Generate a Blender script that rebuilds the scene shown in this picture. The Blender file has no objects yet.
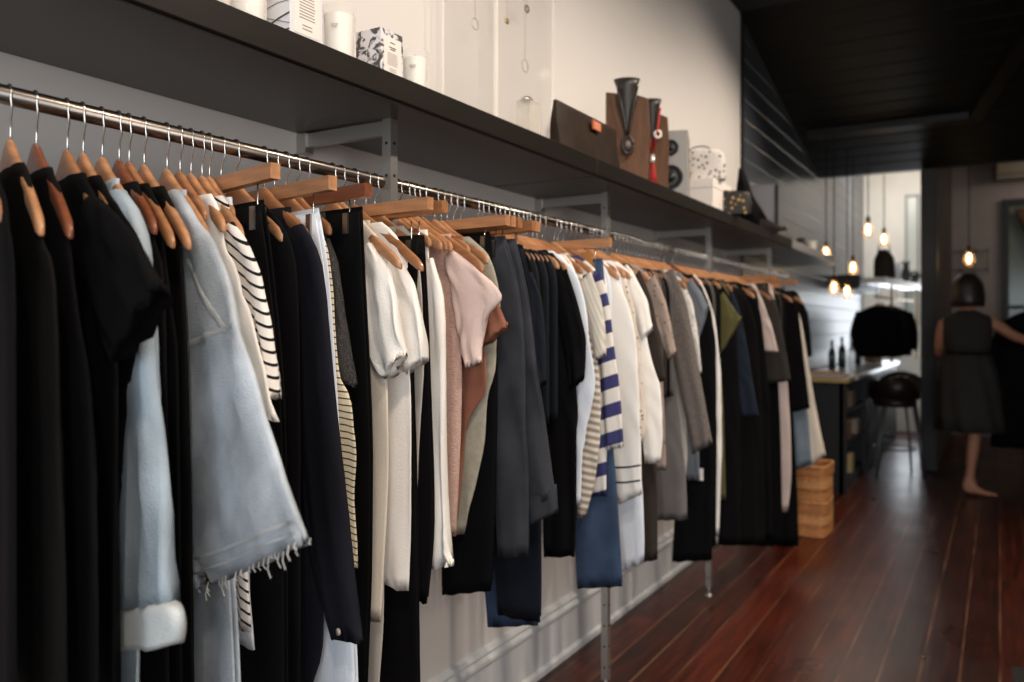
import bpy, bmesh, math, random
from mathutils import Vector, Matrix
random.seed(7)
R = math.radians
sc = bpy.context.scene
COL = sc.collection
# ------------------------------------------------------------------ camera model (1024 x 682)
F, VX, HY, CH = 820.0, 1000.0, 326.0, 1.30
TH = math.atan((VX - 512) / F); CT, ST = math.cos(TH), math.sin(TH)
RAIL_D, RAIL_Z = 1.22, 1.63
WALL_D = 1.487
SH_D, SH_B, SH_T = 1.094, 1.774, 1.831
def ray(px, py):
    a = (px - 512) / F
    return Vector((a * CT - ST, a * ST + CT, (HY - py) / F))
def at_d(px, py, d):            # point of a pixel ray at lateral distance d from the camera axis
    r = ray(px, py); s = -d / r.x
    return Vector((-d, r.y * s, CH + r.z * s))
def at_y(px, py, y):
    r = ray(px, py); s = y / r.y
    return Vector((r.x * s, y, CH + r.z * s))
def on_floor(px, py, z=0.0):
    r = ray(px, py); s = (z - CH) / r.z
    return Vector((r.x * s, r.y * s, z))
# ------------------------------------------------------------------ materials
def lin(c):
    return c / 12.92 if c <= .04045 else ((c + .055) / 1.055) ** 2.4
def rgb(h):
    return tuple(lin(int(h[i:i + 2], 16) / 255) for i in (0, 2, 4)) + (1,)
MATS = {}
def mat(name, col, rough=.6, metal=0, spec=.5, var=0, vscale=6, bump=0, bscale=200, sheen=0, emit=None, es=0, trans=0, ior=1.45, alpha=1, stripes=None, dots=None, stretch=None, coat=0):
    if name in MATS: return MATS[name]
    m = bpy.data.materials.new(name); m.use_nodes = True
    nt = m.node_tree; N = nt.nodes; L = nt.links
    b = N['Principled BSDF']
    c = rgb(col) if isinstance(col, str) else col
    b.inputs['Base Color'].default_value = c
    b.inputs['Roughness'].default_value = rough
    b.inputs['Metallic'].default_value = metal
    b.inputs['Specular IOR Level'].default_value = spec
    b.inputs['IOR'].default_value = ior
    b.inputs['Transmission Weight'].default_value = trans
    b.inputs['Alpha'].default_value = alpha
    b.inputs['Coat Weight'].default_value = coat
    if sheen:
        b.inputs['Sheen Weight'].default_value = sheen
        b.inputs['Sheen Roughness'].default_value = .5
    if emit:
        b.inputs['Emission Color'].default_value = rgb(emit); b.inputs['Emission Strength'].default_value = es
    tc = N.new('ShaderNodeTexCoord'); src = tc.outputs['Object']
    if stretch:
        mp = N.new('ShaderNodeMapping'); mp.inputs['Scale'].default_value = stretch
        L.new(src, mp.inputs[0]); src = mp.outputs[0]
    out = None
    if var:
        n = N.new('ShaderNodeTexNoise'); n.inputs['Scale'].default_value = vscale; n.inputs['Detail'].default_value = 6
        L.new(src, n.inputs['Vector'])
        cr = N.new('ShaderNodeValToRGB')
        cr.color_ramp.elements[0].position = .3; cr.color_ramp.elements[1].position = .7
        cr.color_ramp.elements[0].color = tuple(x * (1 - var) for x in c[:3]) + (1,)
        cr.color_ramp.elements[1].color = tuple(min(1, x * (1 + var)) for x in c[:3]) + (1,)
        L.new(n.outputs[0], cr.inputs[0]); out = cr.outputs[0]
    if stripes:                 # (colour, period, duty, slant, axis)
        sc_, per, duty, slant, ax = stripes
        sx = N.new('ShaderNodeSeparateXYZ'); L.new(tc.outputs['Object'], sx.inputs[0])
        m1 = N.new('ShaderNodeMath'); m1.operation = 'MULTIPLY_ADD'; m1.inputs[1].default_value = slant
        L.new(sx.outputs['X' if ax == 'Z' else 'Z'], m1.inputs[0]); L.new(sx.outputs[ax], m1.inputs[2])
        m2 = N.new('ShaderNodeMath'); m2.operation = 'DIVIDE'; m2.inputs[1].default_value = per; L.new(m1.outputs[0], m2.inputs[0])
        m3 = N.new('ShaderNodeMath'); m3.operation = 'FRACT'; L.new(m2.outputs[0], m3.inputs[0])
        m4 = N.new('ShaderNodeMath'); m4.operation = 'LESS_THAN'; m4.inputs[1].default_value = duty; L.new(m3.outputs[0], m4.inputs[0])
        mx = N.new('ShaderNodeMix'); mx.data_type = 'RGBA'; mx.inputs[6].default_value = c; mx.inputs[7].default_value = rgb(sc_)
        if out: L.new(out, mx.inputs[6])
        L.new(m4.outputs[0], mx.inputs[0]); out = mx.outputs[2]
    if dots:                    # (colour, scale, size)
        v = N.new('ShaderNodeTexVoronoi'); v.inputs['Scale'].default_value = dots[1]; L.new(tc.outputs['Object'], v.inputs['Vector'])
        m4 = N.new('ShaderNodeMath'); m4.operation = 'LESS_THAN'; m4.inputs[1].default_value = dots[2]; L.new(v.outputs['Distance'], m4.inputs[0])
        mx = N.new('ShaderNodeMix'); mx.data_type = 'RGBA'; mx.inputs[6].default_value = c; mx.inputs[7].default_value = rgb(dots[0])
        if out: L.new(out, mx.inputs[6])
        L.new(m4.outputs[0], mx.inputs[0]); out = mx.outputs[2]
    if out: L.new(out, b.inputs['Base Color'])
    if bump:
        n2 = N.new('ShaderNodeTexNoise'); n2.inputs['Scale'].default_value = bscale; n2.inputs['Detail'].default_value = 3
        L.new(src, n2.inputs['Vector'])
        bp = N.new('ShaderNodeBump'); bp.inputs['Strength'].default_value = bump; bp.inputs['Distance'].default_value = .004
        L.new(n2.outputs[0], bp.inputs['Height']); L.new(bp.outputs[0], b.inputs['Normal'])
    MATS[name] = m
    return m
def cloth(name, col, **k):
    k.setdefault('rough', .85); k.setdefault('spec', .2); k.setdefault('bump', .25); k.setdefault('bscale', 260); k.setdefault('var', .08)
    return mat(name, col, **k)
# ------------------------------------------------------------------ mesh helpers
def link(name, bm, m, parent=None, smooth=False, loc=None, rot=None, bevel=0):
    me = bpy.data.meshes.new(name)
    bmesh.ops.recalc_face_normals(bm, faces=bm.faces[:])
    bm.to_mesh(me); bm.free()
    for mm in (m if isinstance(m, (list, tuple)) else [m]): me.materials.append(mm)
    if smooth:
        for p in me.polygons: p.use_smooth = True
    o = bpy.data.objects.new(name, me); COL.objects.link(o)
    if parent: o.parent = parent
    if loc is not None: o.location = loc
    if rot is not None: o.rotation_euler = rot
    if bevel:
        md = o.modifiers.new('bevel', 'BEVEL'); md.width = bevel; md.segments = 2; md.limit_method = 'ANGLE'; md.angle_limit = R(40)
    return o
def empty(name, loc=(0, 0, 0), rz=0):
    o = bpy.data.objects.new(name, None); COL.objects.link(o)
    o.location = loc; o.rotation_euler = (0, 0, rz); o.empty_display_size = .05
    return o
def tag(o, label, cat, group=None):
    o['label'] = label; o['category'] = cat
    if group: o['group'] = group
    return o
def struct(o):
    o['kind'] = 'structure'; return o
def box(bm, x0, x1, y0, y1, z0, z1, mi=0):
    v = [bm.verts.new(p) for p in ((x0, y0, z0), (x1, y0, z0), (x1, y1, z0), (x0, y1, z0), (x0, y0, z1), (x1, y0, z1), (x1, y1, z1), (x0, y1, z1))]
    for f in ((0, 3, 2, 1), (4, 5, 6, 7), (0, 1, 5, 4), (1, 2, 6, 5), (2, 3, 7, 6), (3, 0, 4, 7)):
        bm.faces.new([v[i] for i in f]).material_index = mi
    return v
def BM(): return bmesh.new()
def boxbm(*a):
    b = BM(); box(b, *a); return b
def tube(bm, pts, r, n=8, mi=0, cap=True):
    pts = [Vector(p) for p in pts]; rings = []
    rr = r if isinstance(r, (list, tuple)) else [r] * len(pts)
    nrm = None
    for i, p in enumerate(pts):
        d = (pts[min(i + 1, len(pts) - 1)] - pts[max(i - 1, 0)]).normalized()
        if nrm is None:
            nrm = d.orthogonal().normalized()
        else:
            nrm = (nrm - d * nrm.dot(d))
            nrm = nrm.normalized() if nrm.length > 1e-6 else d.orthogonal().normalized()
        bi = d.cross(nrm)
        rings.append([bm.verts.new(p + (nrm * math.cos(2 * math.pi * k / n) + bi * math.sin(2 * math.pi * k / n)) * rr[i]) for k in range(n)])
    for a, b in zip(rings, rings[1:]):
        for k in range(n):
            bm.faces.new((a[k], a[(k + 1) % n], b[(k + 1) % n], b[k])).material_index = mi
    if cap:
        bm.faces.new(rings[0][::-1]).material_index = mi; bm.faces.new(rings[-1]).material_index = mi
def lathe(bm, prof, n=24, c=(0, 0, 0), mi=0, close=True):
    rings = []
    for r, z in prof:
        rings.append([bm.verts.new((c[0] + r * math.cos(2 * math.pi * k / n), c[1] + r * math.sin(2 * math.pi * k / n), c[2] + z)) for k in range(n)])
    for a, b in zip(rings, rings[1:]):
        for k in range(n):
            bm.faces.new((a[k], a[(k + 1) % n], b[(k + 1) % n], b[k])).material_index = mi
    if close:
        bm.faces.new(rings[0][::-1]).material_index = mi; bm.faces.new(rings[-1]).material_index = mi
def disc(bm, c, r, n=12, axis='Y', mi=0, depth=.002):
    vs = []
    for k in range(n):
        a = 2 * math.pi * k / n; p, q = r * math.cos(a), r * math.sin(a)
        off = {'Y': (p, 0, q), 'X': (0, p, q), 'Z': (p, q, 0)}[axis]
        vs.append(Vector(c) + Vector(off))
    ax = {'Y': Vector((0, 1, 0)), 'X': Vector((1, 0, 0)), 'Z': Vector((0, 0, 1))}[axis]
    a = [bm.verts.new(v - ax * depth / 2) for v in vs]; b = [bm.verts.new(v + ax * depth / 2) for v in vs]
    bm.faces.new(a).material_index = mi; bm.faces.new(b[::-1]).material_index = mi
    for k in range(n): bm.faces.new((a[k], b[k], b[(k + 1) % n], a[(k + 1) % n])).material_index = mi
def resample(P, n, smooth=2):
    P = [Vector(p) for p in P]
    if len(P) == 1: P = P * 2
    acc = [0]
    for a, b in zip(P, P[1:]): acc.append(acc[-1] + (b - a).length)
    tot = acc[-1] or 1e-6; out = []
    for i in range(n + 1):
        s = tot * i / n; j = 0
        while j < len(P) - 2 and acc[j + 1] < s: j += 1
        seg = acc[j + 1] - acc[j] or 1e-6
        out.append(P[j].lerp(P[j + 1], (s - acc[j]) / seg))
    for _ in range(smooth):
        out = [out[0]] + [(out[i - 1] + out[i] * 2 + out[i + 1]) / 4 for i in range(1, n)] + [out[-1]]
    return out
def loft(A, B, rows=22, M=26, T=.011, amp=.004, wl=.06, seed=0, yoff=0, flare=1.0, bm=None, cap_top=True, grow=1.0, wr=0.0, mi=0, hemwave=.0018, top_full=False):
    """closed cloth tube between two side lines A (inner) and B (outer), each a list of (u, z)"""
    rnd = random.Random(seed); bm = bm or BM(); yc = []
    a, b = resample(A, rows), resample(B, rows)
    p1, p2, p3 = (rnd.uniform(0, 6.28) for _ in range(3)); rings = []
    for i in range(rows + 1):
        s = i / rows; c = (a[i] + b[i]) / 2; h = (b[i] - a[i]) / 2
        t = T * (1 + (grow - 1) * s) * (1.0 if top_full else .75 + .25 * min(1, s * 6)); am = amp * (.25 + .75 * s) * (1 + (flare - 1) * s)
        ring = []; yc = []
        for k in range(M):
            an = 2 * math.pi * k / M
            cc, ss = math.cos(an), math.sin(an)
            e = math.copysign(abs(cc) ** .75, cc); q = math.copysign(abs(ss) ** .8, ss)
            p = c + h * e; x = e * h.length + p2
            w = am * (math.sin(2 * math.pi * x / wl + p1 + 1.2 * math.sin(2.3 * s + p3)) + .5 * math.sin(2 * math.pi * x / (wl * .53) + p2 + 2 * s))
            w += wr * math.sin(2 * math.pi * (p.y * 9 + e * 1.3) + p3) * math.sin(p.y * 31 + p1) * abs(q)
            yc.append(yoff + w)
            dz = hemwave * math.sin(9 * e + p2) * (s ** 4)
            ring.append(bm.verts.new((p.x, yoff + t * q + w, p.y + dz)))
        rings.append(ring)
    for r0, r1 in zip(rings, rings[1:]):
        for k in range(M):
            bm.faces.new((r0[k], r0[(k + 1) % M], r1[(k + 1) % M], r1[k])).material_index = mi
    if cap_top: bm.faces.new(rings[0][::-1]).material_index = mi
    last = rings[-1]; c = sum((v.co for v in last), Vector()) / M           # turned-in hem
    inn = []
    for k_, v in enumerate(last):
        q = c.lerp(v.co, .95); inn.append(bm.verts.new((q.x, yc[k_] + .55 * (v.co.y - yc[k_]), v.co.z + .014)))
    for k in range(M): bm.faces.new((last[k], last[(k + 1) % M], inn[(k + 1) % M], inn[k])).material_index = mi
    bm.faces.new(inn[::-1]).material_index = mi
    return bm
# ------------------------------------------------------------------ base materials
M_wall = mat('white wall paint', 'd0cbc6', rough=.55, var=.02, vscale=2)
M_skirt = mat('white gloss skirting', 'cccdcd', rough=.35)
M_black = mat('black satin paint', '14110f', rough=.45)
M_soffit = mat('black ceiling paint', '0c0c0d', rough=.5, spec=.25)
M_shelf = mat('dark stained shelf', '140e09', spec=.3, rough=.5, var=.25, vscale=9, stretch=(4, .6, 4))
M_shelf_u = mat('charcoal laminate underside', '454341', rough=.33, spec=.5)
M_steel = mat('brushed steel', 'b5b2ad', rough=.38, metal=.85)
M_chrome = mat('bright steel wire', 'd5d2cc', rough=.22, metal=1)
M_rail = mat('warm steel rail', '7d746c', rough=.26, metal=1, bump=.1, bscale=60, stretch=(1, .05, 1))
M_hole = mat('dark hole', '0b0b0b', rough=.9)
WOODS = [mat('hanger wood pale', 'b07e58', rough=.38, var=.22, vscale=14, stretch=(1, 6, 6), coat=.25),
         mat('hanger wood honey', '9c6a46', rough=.38, var=.25, vscale=12, stretch=(1, 6, 6), coat=.25),
         mat('hanger wood dark', '78442c', rough=.36, var=.25, vscale=12, stretch=(1, 6, 6), coat=.3)]
M_rubber = mat('black rubber', '1a1614', rough=.7)
# ------------------------------------------------------------------ the room
def quad(pts):
    b = BM(); b.faces.new([b.verts.new(p) for p in pts]); return b
Y0, Y1, XR, CZ = -3.2, 11.2, 3.4, 3.75
# floor
def floor_mat():
    m = bpy.data.materials.new('dark red stained floor boards'); m.use_nodes = True
    nt = m.node_tree; N = nt.nodes; L = nt.links; b = N['Principled BSDF']
    tc = N.new('ShaderNodeTexCoord'); sx = N.new('ShaderNodeSeparateXYZ'); L.new(tc.outputs['Object'], sx.inputs[0])
    dv = N.new('ShaderNodeMath'); dv.operation = 'DIVIDE'; dv.inputs[1].default_value = .129; L.new(sx.outputs['X'], dv.inputs[0])
    fl = N.new('ShaderNodeMath'); fl.operation = 'FLOOR'; L.new(dv.outputs[0], fl.inputs[0])
    fr = N.new('ShaderNodeMath'); fr.operation = 'FRACT'; L.new(dv.outputs[0], fr.inputs[0])
    wn = N.new('ShaderNodeTexWhiteNoise'); wn.noise_dimensions = '1D'; L.new(fl.outputs[0], wn.inputs['W'])
    mp = N.new('ShaderNodeMapping'); mp.inputs['Scale'].default_value = (22, 1.6, 1); L.new(tc.outputs['Object'], mp.inputs[0])
    ns = N.new('ShaderNodeTexNoise'); ns.inputs['Scale'].default_value = 1.6; ns.inputs['Detail'].default_value = 8; L.new(mp.outputs[0], ns.inputs['Vector'])
    n2 = N.new('ShaderNodeTexNoise'); n2.inputs['Scale'].default_value = 2.2; n2.inputs['Detail'].default_value = 5; L.new(tc.outputs['Object'], n2.inputs['Vector'])
    ad = N.new('ShaderNodeMath'); ad.operation = 'MULTIPLY_ADD'; ad.inputs[1].default_value = .45; L.new(wn.outputs[0], ad.inputs[0]); L.new(ns.outputs[0], ad.inputs[2])
    cr = N.new('ShaderNodeValToRGB'); e = cr.color_ramp.elements
    e[0].position = .35; e[0].color = rgb('1c0b07'); e[1].position = 1.0; e[1].color = rgb('562213')
    k = e.new(.65); k.color = rgb('33140c')
    L.new(ad.outputs[0], cr.inputs[0])
    # seams
    s1 = N.new('ShaderNodeMath'); s1.operation = 'SUBTRACT'; s1.inputs[1].default_value = .5; L.new(fr.outputs[0], s1.inputs[0])
    s2 = N.new('ShaderNodeMath'); s2.operation = 'ABSOLUTE'; L.new(s1.outputs[0], s2.inputs[0])
    s3 = N.new('ShaderNodeMath'); s3.operation = 'GREATER_THAN'; s3.inputs[1].default_value = .484; L.new(s2.outputs[0], s3.inputs[0])
    s3b = N.new('ShaderNodeMath'); s3b.operation = 'GREATER_THAN'; s3b.inputs[1].default_value = .47; L.new(s2.outputs[0], s3b.inputs[0])
    nm = N.new('ShaderNodeMapping'); nm.inputs['Scale'].default_value = (3, .9, 1); L.new(tc.outputs['Object'], nm.inputs[0])
    n3 = N.new('ShaderNodeTexNoise'); n3.inputs['Scale'].default_value = 2.5; n3.inputs['Detail'].default_value = 4; L.new(nm.outputs[0], n3.inputs['Vector'])
    wr = N.new('ShaderNodeMapRange'); wr.inputs[1].default_value = .34; wr.inputs[2].default_value = .6; L.new(n3.outputs[0], wr.inputs[0])
    sm = N.new('ShaderNodeMath'); sm.operation = 'MULTIPLY'; L.new(s3b.outputs[0], sm.inputs[0]); L.new(wr.outputs[0], sm.inputs[1])
    mx = N.new('ShaderNodeMix'); mx.data_type = 'RGBA'; mx.inputs[7].default_value = rgb('80583f'); L.new(sm.outputs[0], mx.inputs[0]); L.new(cr.outputs[0], mx.inputs[6])
    mx2 = N.new('ShaderNodeMix'); mx2.data_type = 'RGBA'; mx2.inputs[7].default_value = rgb('120806')
    s4 = N.new('ShaderNodeMath'); s4.operation = 'GREATER_THAN'; s4.inputs[1].default_value = .492; L.new(s2.outputs[0], s4.inputs[0])
    L.new(s4.outputs[0], mx2.inputs[0]); L.new(mx.outputs[2], mx2.inputs[6])
    L.new(mx2.outputs[2], b.inputs['Base Color'])
    rr = N.new('ShaderNodeMapRange'); rr.inputs[3].default_value = .2; rr.inputs[4].default_value = .42; L.new(n2.outputs[0], rr.inputs[0]); L.new(rr.outputs[0], b.inputs['Roughness'])
    bp = N.new('ShaderNodeBump'); bp.inputs['Strength'].default_value = .25; bp.inputs['Distance'].default_value = .004
    sb = N.new('ShaderNodeMath'); sb.operation = 'SUBTRACT'; L.new(ns.outputs[0], sb.inputs[0]); L.new(s3.outputs[0], sb.inputs[1])
    L.new(sb.outputs[0], bp.inputs['Height']); L.new(bp.outputs[0], b.inputs['Normal'])
    b.inputs['Specular IOR Level'].default_value = .3
    return m
struct(link('floor', boxbm(-1.6, XR, Y0, Y1, -.08, 0), floor_mat()))
WE = 5.47                                                           # where the white wall ends
struct(link('wall_left', boxbm(-1.62, -WALL_D, Y0, WE, 0, CZ), M_wall))
# moulded skirting
bm = BM()
prof = [(0, 0), (.032, 0), (.032, .02), (.022, .032), (.020, .17), (.028, .178), (.028, .19), (.016, .2), (.020, .212), (.012, .222), (0, .226)]
for ya, yb in ((Y0, WE),):
    ra = [bm.verts.new((-WALL_D + p, ya, z)) for p, z in prof]; rb = [bm.verts.new((-WALL_D + p, yb, z)) for p, z in prof]
    for i in range(len(prof) - 1): bm.faces.new((ra[i], rb[i], rb[i + 1], ra[i + 1]))
    bm.faces.new(ra); bm.faces.new(rb[::-1])
struct(link('baseboard_left', bm, M_skirt))
# black boarded wall beyond, boards with chamfered joints
M_ship = mat('black gloss boarding', '4a4d53', rough=.3, spec=.6, var=.25, vscale=3, bump=.12, bscale=7, stretch=(1, .5, 1))
bm = BM(); z = 0.0; bh = .135; X0 = -WALL_D
while z < CZ:
    z1 = min(CZ, z + bh)
    p = [(X0 - .006, z), (X0, z + .006), (X0, z1 - .006), (X0 - .006, z1)]
    for (xa, za), (xb, zb) in zip(p, p[1:]):
        bm.faces.new([bm.verts.new(q) for q in ((xa, WE + .04, za), (xa, Y1, za), (xb, Y1, zb), (xb, WE + .04, zb))])
    z = z1
box(bm, -1.62, X0 - .007, WE + .04, Y1, 0, CZ)
struct(link('wall_cafe', bm, M_ship))
struct(link('trim_1', boxbm(-1.62, X0 + .012, WE, WE + .045, 0, CZ), M_black))
M_rwall = mat('grey right wall', '8d857d', rough=.8)
struct(link('wall_right', boxbm(XR, XR + .1, Y0, Y1, 0, CZ), M_rwall))
struct(link('wall_back', boxbm(-1.6, XR, Y0 - .1, Y0, 0, CZ), M_rwall))
M_far = mat('far white wall', 'd9d4cc', rough=.6, var=.03)
M_mauve = mat('mauve grey wall', '9d9089', rough=.7, var=.04)
struct(link('wall_far', boxbm(-1.6, -.55, Y1, Y1 + .1, 0, CZ), M_far))
struct(link('wall_far_parlour', boxbm(-.55, XR, Y1, Y1 + .1, 0, CZ), M_mauve))
M_ceil = mat('pale ceiling', 'cfc8be', rough=.8)
struct(link('ceiling', boxbm(-1.6, XR, Y0, 4.1, CZ, CZ + .1), M_ceil))
struct(link('ceiling_far', boxbm(-1.6, XR, 8.3, Y1, 3.2, 3.3), M_ceil))
# sloping black boarded soffit
bm = BM()
ya, za, yb, zb = 5.45, 3.38, 8.15, 2.71
n = 15
for i in range(n):
    f0, f1 = i / n, (i + 1) / n
    P = lambda f, o: (ya + (yb - ya) * f, za + (zb - za) * f + o)
    g = .05 / n * 3
    for (fa, oa, fb, ob) in ((f0, .012, f0 + g / 3, 0), (f0 + g / 3, 0, f1 - g / 3, 0), (f1 - g / 3, 0, f1, .012)):
        A, B_ = P(fa, oa), P(fb, ob)
        bm.faces.new([bm.verts.new(q) for q in ((-1.5, *A), (XR, *A), (XR, *B_), (-1.5, *B_))])
v = [(-1.5, ya, za + .02), (XR, ya, za + .02), (XR, yb, zb + .02), (-1.5, yb, zb + .02)]
w = [(x, y + .1, z + .5) for x, y, z in v]
box(bm, -1.5, XR, yb + .002, yb + .12, zb + .0, 3.3)
struct(link('ceiling_slope', bm, M_soffit))
bm = BM()
for i in range(14):
    x0 = -1.5 + i * .35
    box(bm, x0 + .003, x0 + .347, 4.1, 5.46, 3.385, 3.44)
box(bm, -1.5, XR, 4.08, 4.1, 3.38, 3.8)
struct(link('ceiling_dark', bm, M_soffit))
bm = BM()
sl = (zb - za) / (yb - ya)
def slab(xa, ya_, xb, yb_, wd, dp):
    d = Vector((xb - xa, yb_ - ya_, 0)).normalized(); nn = Vector((-d.y, d.x, 0)) * wd / 2
    top, bot = [], []
    for q in (Vector((xa, ya_, 0)) - nn, Vector((xb, yb_, 0)) - nn, Vector((xb, yb_, 0)) + nn, Vector((xa, ya_, 0)) + nn):
        z = za + sl * (q.y - ya) - .001
        top.append(bm.verts.new((q.x, q.y, z))); bot.append(bm.verts.new((q.x, q.y, z - dp)))
    bm.faces.new(top); bm.faces.new(bot)
    for i in range(4): bm.faces.new((top[i], top[(i + 1) % 4], bot[(i + 1) % 4], bot[i]))
slab(-1.4, 7.25, -.15, 7.25, .1, .05)
slab(-.18, 7.28, .35, 5.6, .1, .05)
struct(link('trim_2', bm, M_black))
# dark post and partition between the two back rooms
struct(link('wall_partition', boxbm(-.60, -.50, 8.27, Y1, 0, 3.2), mat('partition dark side', '4a423b', rough=.6)))
struct(link('wall_partition_face', boxbm(-.612, -.602, 8.4, Y1, 0, 3.2), M_far))
o = empty('sliding_door', (-.55, 8.2, 0)); tag(o, 'tall dark panelled door leaf standing open at the back, beside the woman', 'door')
M_dk = mat('dark brown door paint', '241f1b', rough=.45, var=.15)
link('leaf', boxbm(-.06, .07, -.03, .03, .01, 2.7), M_dk, o)
b = BM()
for z0, z1 in ((.15, 1.0), (1.1, 2.55)): box(b, -.045, .055, -.036, -.031, z0, z1)
link('panel', b, M_dk, o, bevel=.002)
b = BM(); lathe(b, [(.012, 0), (.012, .03), (.02, .035), (.02, .05), (.004, .055)], 12)
link('handle', b, mat('aged brass', '7a5b30', metal=1, rough=.35), o, True, loc=(-.03, -.03, 1.02), rot=(R(90), 0, 0))
# ------------------------------------------------------------------ rack: rail, posts, shelf
b = BM(); tube(b, [(0, .2, 0), (0, 5.62, 0)], .0142, 18)
rail = link('clothes_rail', b, M_rail, smooth=True, loc=(-RAIL_D, 0, RAIL_Z))
tag(rail, 'long round steel clothes rail carrying all the wooden hangers', 'rail')
POST_D = 1.204
post_t = [.27, 1.475, 2.675, 3.877, 5.08, 6.29]
plab = ['', 'square steel post rising in front of the cream and white t-shirts', 'square steel post beside the blue jeans, foot near the bottom frame edge',
        'square steel post beside the thin white strip, between black clothes', 'square steel post among the black clothes, short of the stacked trays', 'square steel post behind the last clothes at the rail end']
for i, t in enumerate(post_t):
    if i in (0, 5): continue
    o = empty('rack_post', (-POST_D, t, 0)); tag(o, plab[i], 'post', 'steel posts of the clothes rack')
    b = BM(); w = .0125
    box(b, -w, w, -w, w, .045, SH_B)
    z = .09
    while z < SH_B - .05:
        disc(b, (0, -w, z), .0038, 10, 'Y', 1); disc(b, (w, 0, z), .0038, 10, 'X', 1); z += .074
    link('upright', b, [M_steel, M_hole], o)
    b = BM(); tube(b, [(0, 0, .012), (0, 0, .05)], .006, 10); lathe(b, [(.018, 0), (.018, .006), (.008, .014)], 16)
    link('foot', b, M_steel, o, True)
    b = BM(); box(b, -(WALL_D - POST_D) + .002, -w, -.008, .008, SH_B - .036, SH_B - .004)
    box(b, -(WALL_D - POST_D) + .002, -(WALL_D - POST_D) + .03, -.014, .014, SH_B - .05, SH_B - .002)
    link('bracket_arm', b, M_steel, o)
# shelf
o = empty('wall_shelf', (-(SH_D + WALL_D) / 2, 2.4, SH_B)); tag(o, 'long dark wooden shelf above the clothes rail, holding candles and bags', 'shelf')
hw = (WALL_D - SH_D) / 2 - .0005
for ya, yb, mm in ((-.6, 2.363, M_shelf), (2.367, 5.2, M_shelf), (5.204, 6.76, mat('paler grey shelf', '74777b', rough=.3))):  # far board set in a paler grey than the other two
    b = BM(); box(b, -hw, hw, ya - 2.4, yb - 2.4, .004, SH_T - SH_B)
    p = link('board', b, mm, o, bevel=.002)
    b = BM(); box(b, -hw + .004, hw - .012, ya - 2.4 + .003, yb - 2.4 - .003, 0, .0038)
    link('underside', b, M_shelf_u, p)
# ------------------------------------------------------------------ hangers
def hz(u):
    u = abs(u); return -.088 - .118 * (u / .215) ** 1.25
def hanger_bar(LN):
    b = BM(); n = 30; rings = []
    for i in range(n + 1):
        u = -LN + 2 * LN * i / n; f = abs(u) / LN
        hh = .019 - .007 * f + .006 * math.exp(-(u / .03) ** 2); th = .0066 - .001 * f
        zc = hz(u) - .004 + (.006 * math.exp(-(u / .03) ** 2)); yc = -.004 * f * f + .001
        if i in (0, n): hh *= .55; th *= .6
        ring = []
        for k in range(12):
            a = 2 * math.pi * k / 12; c, s = math.cos(a), math.sin(a)
            ring.append(b.verts.new((u, yc + th * math.copysign(abs(c) ** .6, c), zc + hh * math.copysign(abs(s) ** .7, s))))
        rings.append(ring)
    for r0, r1 in zip(rings, rings[1:]):
        for k in range(12): b.faces.new((r0[k], r0[(k + 1) % 12], r1[(k + 1) % 12], r1[k]))
    b.faces.new(rings[0][::-1]); b.faces.new(rings[-1])
    return b
def hanger_proto():
    h = BM(); pts = [(0, .002, -.085), (0, .002, -.05), (.002, .002, -.036), (.016, .001, -.022)]
    r_ = .0148
    for k in range(0, 13):
        a = R(-25 + k * 19); pts.append((r_ * math.cos(a), 0, r_ * math.sin(a)))
    tube(h, pts, .0016, 6)
    d = BM(); tube(d, [(-.19, -.008, -.205), (.19, -.008, -.205)], .0048, 8)
    t = BM(); pts2 = pts[7:]
    tube(t, pts2, .0026, 6)
    return hanger_bar(.222), h, d, t
def clip_proto():
    b = BM(); box(b, -.195, .195, -.009, .009, -.086, -.060)
    h = BM(); pts = [(0, 0, -.065), (0, 0, -.05), (.002, 0, -.036), (.016, 0, -.022)]
    for k in range(0, 13):
        a = R(-25 + k * 19); pts.append((.0148 * math.cos(a), 0, .0148 * math.sin(a)))
    tube(h, pts, .0016, 6)
    c = BM()
    box(c, -.007, .007, -.012, -.008, -.052, -.012); box(c, -.007, .007, .008, .012, -.052, -.012)
    box(c, -.006, .006, -.008, .008, -.03, -.022)
    w = BM(); tube(w, [(0, 0, .03), (0, 0, -.01), (.006, 0, -.02), (0, 0, -.026)], .0014, 6)
    return b, h, c, w
_bar, _hook, _dowel, _tip = hanger_proto()
def mesh_of(bm, name, m, smooth):
    me = bpy.data.meshes.new(name); bmesh.ops.recalc_face_normals(bm, faces=bm.faces[:]); bm.to_mesh(me); bm.free(); me.materials.append(m)
    for p in me.polygons: p.use_smooth = smooth
    return me
HM = {'bar': mesh_of(_bar, 'shoulder_bar', WOODS[0], True), 'hook': mesh_of(_hook, 'hook', M_chrome, True), 'tip': mesh_of(_tip, 'hook_sleeve', M_rubber, True)}
BARS = [HM['bar']]
for wm in WOODS[1:]:
    c = HM['bar'].copy(); c.materials[0] = wm; BARS.append(c)
BARC = {}
def bar_mesh(wood, LN):
    LN = round(max(.11, min(.222, LN)) / .01) * .01
    if (wood, LN) not in BARC: BARC[wood, LN] = mesh_of(hanger_bar(LN), 'shoulder_bar', WOODS[wood], True)
    return BARC[wood, LN]
_b, _h, _c, _w = clip_proto()
CM = {'bar': mesh_of(_b, 'wooden_bar', WOODS[0], False), 'hook': mesh_of(_h, 'hook', M_chrome, True), 'clip': mesh_of(_c, 'clip', mat('clip steel', 'a9a49c', metal=1, rough=.35), False), 'wire': mesh_of(_w, 'clip_wire', M_chrome, True)}
CBARS = [CM['bar']]
for wm in WOODS[1:]:
    c = CM['bar'].copy(); c.materials[0] = wm; CBARS.append(c)
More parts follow.
